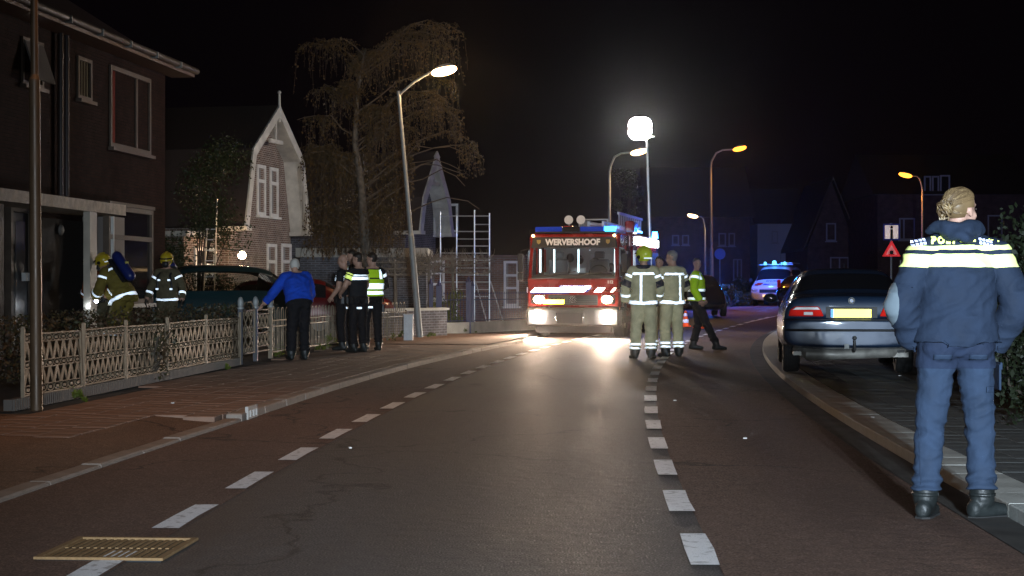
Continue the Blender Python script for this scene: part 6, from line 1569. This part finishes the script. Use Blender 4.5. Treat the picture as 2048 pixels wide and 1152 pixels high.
for (x, w, m) in ((-.98, .035, glow('strip_light', (.8, .95, 1), 5)), (-.86, .05, mat('hose_red', (.6, .05, .05), .5)), (-.62, .03, MATS['strip_light']), (.0, .03, MATS['strip_light']), (.93, .035, MATS['strip_light'])):
    b = MB(); b.lohi((x - w / 2, .75, 1.62), (x + w / 2, .79, 2.2)); b.build('grab_rail' if m is not MATS['strip_light'] else 'strip_lamp', m, TR)
b = MB(); b.lohi((-.5, 1.7, 1.55), (.0, 1.76, 1.75)); b.lohi((.15, 1.66, 1.6), (.75, 1.76, 2.1)); b.lohi((-.2, .9, 1.52), (.15, 1.0, 1.72)); b.build('equipment', mat('kit_light', (.5, .52, .55), .6), TR)
b = MB()
for (x, z) in ((-.35, 2.0), (-.1, 1.95), (.3, 1.9), (.7, 1.75), (-.75, 1.8)): b.sph((x, 1.55, z), (.1, .1, .12), 10)
b.build('hanging_helmets', M_['black'], TR, smooth=60)
lamp('POINT', 'cab_light', (.2, 1.3, 2.19), 7, (.75, .9, 1), TR, .01)
# nose: hood panel, stripe, grille, bumper
panel([(-FW, 0, 1.15), (FW, 0, 1.15), (FW, 0, 1.46), (-FW, 0, 1.46)], .9, 'front_panel', RED, bev=.03)
panel([(-FW, 0, .76), (FW, 0, .76), (FW, 0, 1.145), (-FW, 0, 1.145)], .9, 'nose', RED, bev=.02)
panel([(-.62, -.012, .80), (.62, -.012, .80), (.62, -.012, 1.05), (-.62, -.012, 1.05)], .02, 'grille', M_['black'])
for k in range(4):
    b = MB(); b.lohi((-.6, -.026, .83 + k * .055), (.6, -.012, .845 + k * .055)); b.build('grille_slat', DG, TR)
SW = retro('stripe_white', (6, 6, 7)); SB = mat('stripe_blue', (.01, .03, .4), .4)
# blue-white diagonal striping over the nose
def para(x0, x1, z0, z1, sk, m, nm_='stripe', y=-.018): 
    b = MB(); b.prism([(x0, z0), (x1, z0), (x1 + sk, z1), (x0 + sk, z1)], .006, Matrix.Translation((0, y, 0))); return b.build(nm_, m, TR)
para(-1.08, .28, 1.12, 1.235, .12, SW); para(-.35, .42, 1.20, 1.285, .04, SW, y=-.0185 + .0075 - .014)
para(.30, .36, 1.12, 1.235, .12, SB); para(.52, .72, 1.12, 1.235, .1, SW); para(.93, 1.0, 1.12, 1.235, .1, SW); para(-1.08, -.1, 1.085, 1.115, .02, SB)
text_obj('lettering', 'BRANDWEER', .11, SB, TR, Matrix.Translation((-.02, -.034, 1.245)) @ FRONT, .001, .003)
b = MB(); b.cyl((0, -.03, .94), (0, -.042, .94), .09, n=24); b.build('maker_badge', M_['chrome'], TR, smooth=40)
text_obj('lettering', '112', .1, M_['white'], TR, Matrix.Translation((.93, -.006, 1.37)) @ FRONT, .002, .004)
b = MB(); b.lohi((-.74, -.04, .83), (-.22, -.03, .94)); b.build('number_plate', plate_y, TR)
panel([(-FW - .02, -.10, zb0), (FW + .02, -.10, zb0), (FW + .02, -.10, .735), (-FW - .02, -.10, .735)], .55, 'bumper', DG, bev=.05)
panel([(-.42, -.108, .36), (.30, -.108, .36), (.30, -.108, .62), (-.42, -.108, .62)], .012, 'winch_opening', M_['black'])
for x in (-.40, .27):
    b = MB(); b.tube([(x, -.115, .38), (x, -.15, .5), (x, -.115, .60)], .014, 6); b.build('tow_loop', M_['chrome'], TR, smooth=60)
panel([(-.95, -.0, .12), (.95, 0, .12), (.95, 0, .28), (-.95, 0, .28)], .3, 'underrun_bar', M_['black'])
HLC = (1, .7, .48)
for s in (-1, 1):
    x = s * .875
    b = MB(); b.cyl((x, -.135, .52), (x, -.09, .52), .13, .14, 24); h = b.build('headlight', M_['chrome'], TR, smooth=40)
    b = MB(); b.sph((x, -.138, .52), (.15, .04, .15), 20); b.build('headlight_lens', glow('headlight_glow', (1, .9, .78), 420), h, smooth=60)
    b = MB(); b.lohi((x - .17, -.03, .83), (x + .17, -.0, 1.05)); h2 = b.build('headlight', M_['chrome'], TR, bevel=.01)
    b = MB(); b.sph((x - s * .02, -.032, .94), (.14, .035, .1), 16); b.build('indicator_lens', glow('indicator_glow', (1, .55, .28), 50), h2, smooth=60)
    b = MB(); b.lohi((s * (FW + .005), .05, .35), (s * (FW + .015), .12, .75)); b.build('side_marker', mat('marker_orange', (.8, .3, .05), .4), TR)
# roof beacon bar and roof gear
b = MB(); b.lohi((-1.0, .22, 2.60), (1.0, .45, 2.63)); b.build('light_bar_base', M_['black'], TR)
for (x0, x1, m, nm_) in ((-1.0, -.32, mat('beacon_blue', (.01, .06, .7), .15, coat=1), 'beacon'), (-.31, .13, M_['glass'], 'bar_centre'), (.14, .74, MATS['beacon_blue'], 'beacon'), (.75, 1.0, glow('beacon_lit', (.05, .5, 1), 6), 'beacon_lit')):
    b = MB(); b.lohi((x0, .2, 2.63), (x1, .46, 2.75)); b.build(nm_, m, TR, bevel=.015)
b = MB(); b.lohi((-.35, .5, 2.62), (-.1, .8, 2.78)); b.build('siren', RED, TR, bevel=.03)
for x in (-.21, .10):
    b = MB(); b.cyl((x, .55, 2.93), (x, .68, 2.93), .115, .07, 20); sp_ = b.build('spotlight', M_['steel'], TR, smooth=40)
    b = MB(); b.cyl((x, .535, 2.93), (x, .549, 2.93), .108, n=20); b.build('spotlight_glass', mat('lamp_white', (.7, .72, .72), .3), sp_)
b = MB(); b.tube([(-.21, .62, 2.7), (-.21, .62, 2.85)], .02, 6); b.tube([(.1, .62, 2.7), (.1, .62, 2.85)], .02, 6); b.lohi((-.4, .55, 2.62), (.4, .7, 2.7)); b.build('lamp_bracket', M_['steel'], TR)
# bodywork behind the cab
b = MB(); b.lohi((-1.2, 1.93, .5), (1.2, 7.0, 2.62)); bd = b.build('equipment_body', RED, TR, bevel=.03)
for k in range(3):
    b = MB(); b.lohi((1.203, 2.25 + k * 1.55, .95), (1.225, 3.65 + k * 1.55, 2.2)); sh = b.build('roller_shutter', M_['alu'], TR)
    b = MB(); b.lohi((-1.225, 2.25 + k * 1.55, .95), (-1.203, 3.65 + k * 1.55, 2.2)); b.build('roller_shutter', M_['alu'], TR)
    for j in range(12):
        b = MB(); b.lohi((1.2255, 2.27 + k * 1.55, .98 + j * .1), (1.232, 3.63 + k * 1.55, 1.07 + j * .1)); b.build('slat', M_['alu'], sh)
for k in range(2):        # bright scene lights along the upper body edge, blue lamp at the end
    b = MB(); b.lohi((1.205, 2.6 + k * 2.1, 2.36), (1.27, 4.45 + k * 2.1, 2.56)); b.build('scene_light', glow('scene_glow', (.95, .97, 1), 14), TR, bevel=.01)
b = MB(); b.lohi((1.0, 1.94, 2.63), (1.24, 2.5, 2.95)); b.build('corner_locker', RED, TR, bevel=.03)
b = MB(); b.cyl((1.12, 6.85, 2.63), (1.12, 6.85, 2.82), .09, .07, 16); b.build('rear_beacon', glow('beacon_hot', (.03, .25, 1), 40), TR, smooth=50)
lamp('POINT', 'blue_light', (1.5, 7.1, 2.9), 180, (.02, .12, 1), TR, .03)
lamp('SPOT', 'scene_beam', (1.35, 4.5, 2.45), 260, (.9, .95, 1), TR, .2, aim=(9, 6, 0), angle=140)
# ladder rack on the roof
for (x, z0_) in ((.25, 2.78), (.62, 2.78)):
    b = MB(); b.lohi((x - .03, .8, z0_), (x + .03, 6.8, z0_ + .12)); b.build('ladder_rail', M_['alu'], TR)
for k in range(14):
    b = MB(); b.cyl((.28, 1.0 + k * .4, z0_ + .06), (.59, 1.0 + k * .4, z0_ + .06), .016, n=6); b.build('rung', M_['alu'], TR)
b = MB(); b.lohi((.1, .75, 2.62), (.14, 6.8, 2.92)); b.lohi((-.6, .8, 2.62), (.1, .84, 2.72)); b.build('rack', M_['steel'], TR)
b = MB(); b.frame((.0, 2.72), (.75, 2.96), .035, (.78, .82)); b.build('rack_frame', M_['steel'], TR)
hx = .95
b = MB(); b.lohi((hx, 1.0, 2.72), (hx + .05, 5.2, 2.78)); b.lohi((hx, 1.0, 3.08), (hx + .05, 5.2, 3.14)); lr = b.build('side_ladder', M_['alu'], TR)
for k in range(11):
    b = MB(); b.cyl((hx + .025, 1.15 + k * .38, 2.78), (hx + .025, 1.15 + k * .38, 3.08), .024, n=6); b.build('rung', M_['alu'], lr)
# telescopic light mast with two floodlights
b = MB(); mb = V((1.12, 5.8, 2.62)); mt = V((1.03, 5.8, 5.42)); b.cyl(mb, mb.lerp(mt, .35), .05, n=12); b.cyl(mb.lerp(mt, .35), mb.lerp(mt, .7), .04, n=12); b.cyl(mb.lerp(mt, .7), mt, .03, n=12); b.build('light_mast', M_['alu'], TR, smooth=40)
b = MB(); b.cyl(mt + V((-.42, 0, .02)), mt + V((.22, 0, .02)), .025, n=8); mh = b.build('mast_head', M_['steel'], TR)
for k, (x, zz) in enumerate(((-.27, .04), (-.09, .04), (-.27, .22), (-.09, .22))):
    c = mt + V((x, -.05, .12 + zz)); b = MB(); b.cyl(c, c + V((0, .14, 0)), .2, .09, 20); b.build('floodlight', M_['steel'], mh, smooth=40)
    b = MB(); b.sph(c + V((0, -.01, 0)), (.235, .07, .225), 24); b.build('flood_lens', glow('flood_glow', (1, .95, .92), 200), mh, smooth=70)
lamp('SPOT', 'flood_beam', mt + V((-.75, -.05, .22)), 1500, (1, .93, .86), TR, .15, aim=(-10, 5.5, 1.5), angle=95)
lamp('SPOT', 'flood_beam', mt + V((-.2, -.3, .22)), 200, (.96, .96, 1), TR, .15, aim=(2, -12, 0), angle=80)
# doors, mirrors, wheels
for s in (-1, 1):
    b = MB(); b.lohi((s * (FW - .002), .12, .75), (s * (FW + .03), 1.05, 1.5)); dr = b.build('door', RED, TR, bevel=.01)
    b = MB(); b.lohi((s * (FW - .002), .28, 1.52), (s * (FW + .022), 1.02, 2.2)); b.build('door_window', M_['glass'], dr)
    b = MB(); b.lohi((s * (FW + .03), .2, 1.56), (s * (FW + .04), .24, 2.16)); b.lohi((s * (FW + .03), 1.0, 1.56), (s * (FW + .04), 1.03, 2.16)); b.build('window_trim', M_['chrome'], dr)
    b = MB(); b.lohi((s * (FW - .03), 1.07, .5), (s * (FW + .03), 1.92, 2.3)); b.build('crew_door', RED, TR, bevel=.01)
    b = MB(); b.lohi((s * (FW + .031), 1.25, 1.55), (s * (FW + .04), 1.8, 2.15)); b.build('crew_window', M_['glass'], TR)
    b = MB(); b.prism([(.1, 1.12), (1.9, 1.12), (1.9, 1.24), (.1, 1.24)], .004, Matrix.Translation((s * (FW + .036), 0, 0)) @ Matrix.Rotation(PI / 2, 4, 'Z')); b.build('side_stripe', SW, TR)
    mx_ = s * (FW + .17); b = MB(); b.lohi((mx_ - .07, -.12, 1.62), (mx_ + .07, -.02, 2.08)); b.lohi((mx_ - .07, -.12, 1.42), (mx_ + .07, -.02, 1.6)); mrr = b.build('mirror', M_['black'], TR, bevel=.02)
    b = MB(); b.tube([(s * FW, .1, 2.2), (mx_, -.05, 2.15), (mx_, -.05, 1.4), (s * FW, .1, 1.35)], .015, 6); b.build('mirror_arm', M_['black'], mrr)
    for y in (1.25, 5.1): wheel(TR, (s * .98, y, .48), .48, .28, tread=False)
    b = MB(); b.lohi((s * 1.0, .65, .35), (s * 1.17, 1.9, .72)); b.build('step', M_['black'], TR)
for s in (-1, 1):      # low beams on the road
    lamp('SPOT', 'low_beam', (s * .875, -.2, .52), 2800, HLC, TR, .09, aim=(s * .875 + .6, -14, -4.6), angle=62)
b = MB(); b.cyl((-1.02, .1, 2.52), (-1.02, .05, 2.52), .035, n=12); b.build('marker_lamp', glow('marker_glow', (1, .75, .3), 8), TR)
b = MB(); b.cyl((1.02, .1, 2.52), (1.02, .05, 2.52), .035, n=12); b.build('marker_lamp', MATS['marker_glow'], TR)

# ---------------- police van
vm = mat('paint_white', (.65, .66, .7), .28, coat=1); vb = SB
VN = thing('police_van', 'white police van with red and blue diagonal bonnet stripes, lit blue', 'police van', (xa(1540, 80), 80, gz(80)), math.atan2(-.33, 1))
w = .95
def vs(ww, zb, zs, top, wt): return [(0, zb), (ww * .86, zb), (ww * .98, zb + .12), (ww, .6), (ww * .99, zs - .15), (ww * .97, zs), (wt, top - .08), (wt * .7, top), (0, top + .02)]
st = [(0, vs(.82, .3, .7, .82, .72)), (.08, vs(.92, .26, .82, .9, .8)), (.2, vs(w, .24, .95, 1.0, .82)), (.75, vs(w, .24, 1.08, 1.16, .84)), (1.55, vs(w, .24, 1.14, 1.86, .76)), (2.0, vs(w, .24, 1.14, 1.93, .76)), (4.6, vs(w, .24, 1.14, 1.93, .76)), (4.85, vs(w * .97, .3, 1.1, 1.85, .74))]
loft_body(st, lambda i, j: 1 if (i == 3 and j >= 6) or (i in (4, 5) and j == 5) else 0, VN, [vm, M_['glass']], ['body', 'windscreen'], 2)
for x in (-.83, .83):
    for y in (.85, 3.9): wheel(VN, (x, y, .33), .33, .22, tread=False)
def vq(pts, m, nm_): 
    b = MB(); f = [b.bm.verts.new(V(p)) for p in pts]; b.bm.faces.new(f); e = bmesh.ops.extrude_face_region(b.bm, geom=b.bm.faces[:])
    for g_ in e['geom']:
        if isinstance(g_, bmesh.types.BMVert): g_.co += V((0, -.012, .02))
    return b.build(nm_, m, VN)
def bz_(x, y): return .985 + (y - .2) * .32 + .02
sr = mat('stripe_red', (.6, .03, .02), .4)
for x0, m in ((-.78, sr), (-.38, SB), (.02, mat('stripe_light', (.3, .55, .9), .4)), (.40, sr)):
    vq([(x0, .20, bz_(0, .2) - .03), (x0 + .3, .20, bz_(0, .2) - .03), (x0 + .42, .5, bz_(0, .5) - .03), (x0 + .12, .5, bz_(0, .5) - .03)], m, 'bonnet_stripe')
text_obj('lettering', 'POLITIE', .17, SB, VN, Matrix.Translation((0, .60, bz_(0, .62) + .02)) @ Matrix.Rotation(-.9, 4, 'X') @ FRONT, .002, .004)
b = MB(); b.lohi((-.5, -.02, .62), (.5, .03, .78)); b.build('grille', M_['black'], VN, bevel=.01)
b = MB(); b.lohi((-.34, -.05, .42), (.18, -.02, .53)); b.build('number_plate', plate_y, VN)
for s in (-1, 1):
    b = MB(); b.sph((s * .72, .04, .76), (.16, .06, .09), 12); b.build('headlight', mat('lamp_clear', (.5, .5, .5), .1, coat=1), VN, smooth=60)
    b = MB(); b.sph((s * 1.1, .95, 1.2), (.1, .06, .13), 10); b.build('wing_mirror', M_['black'], VN, smooth=60)
b = MB(); b.lohi((-.8, 1.75, 1.95), (.8, 1.95, 1.99)); b.lohi((.2, 1.9, 2.03), (.75, 4.3, 2.07)); b.build('roof_rail', M_['alu'], VN)
for (x, r) in ((-.52, .07), (-.08, .11), (.42, .07)):
    b = MB(); b.cyl((x, 1.7, 1.95), (x, 1.7, 2.0 + r), r, r * .85, 14); b.sph((x, 1.7, 2.0 + r), (r * .85, r * .85, r * .5), 12); b.build('beacon', glow('van_beacon', (.12, .6, 1), 3.2), VN, smooth=50)
lamp('POINT', 'blue_light', (-.2, .2, 2.35), 200, (.02, .15, 1), VN, .1)
lamp('POINT', 'blue_light', (-2.6, -3.4, 1.3), 1200, (.02, .13, 1), VN, .15)  # added blue lamp in mid-air, brightens the van front and lamp foot

# ---- thin haze volume added round everything so the lamps show halos
b = MB(); b.lohi((-60, -9, -1.2), (60, 135, 10.8)); hz = b.build('haze', None)
hm = bpy.data.materials.new('haze_air'); hm.use_nodes = True; n = hm.node_tree.nodes; n.clear()
pv = n.new('ShaderNodeVolumePrincipled'); pv.inputs['Color'].default_value = (.95, .95, .95, 1); pv.inputs['Density'].default_value = HAZE; pv.inputs['Anisotropy'].default_value = .95
o_ = n.new('ShaderNodeOutputMaterial'); hm.node_tree.links.new(pv.outputs[0], o_.inputs['Volume']);  
hz.data.materials.append(hm); hz['kind'] = 'stuff'
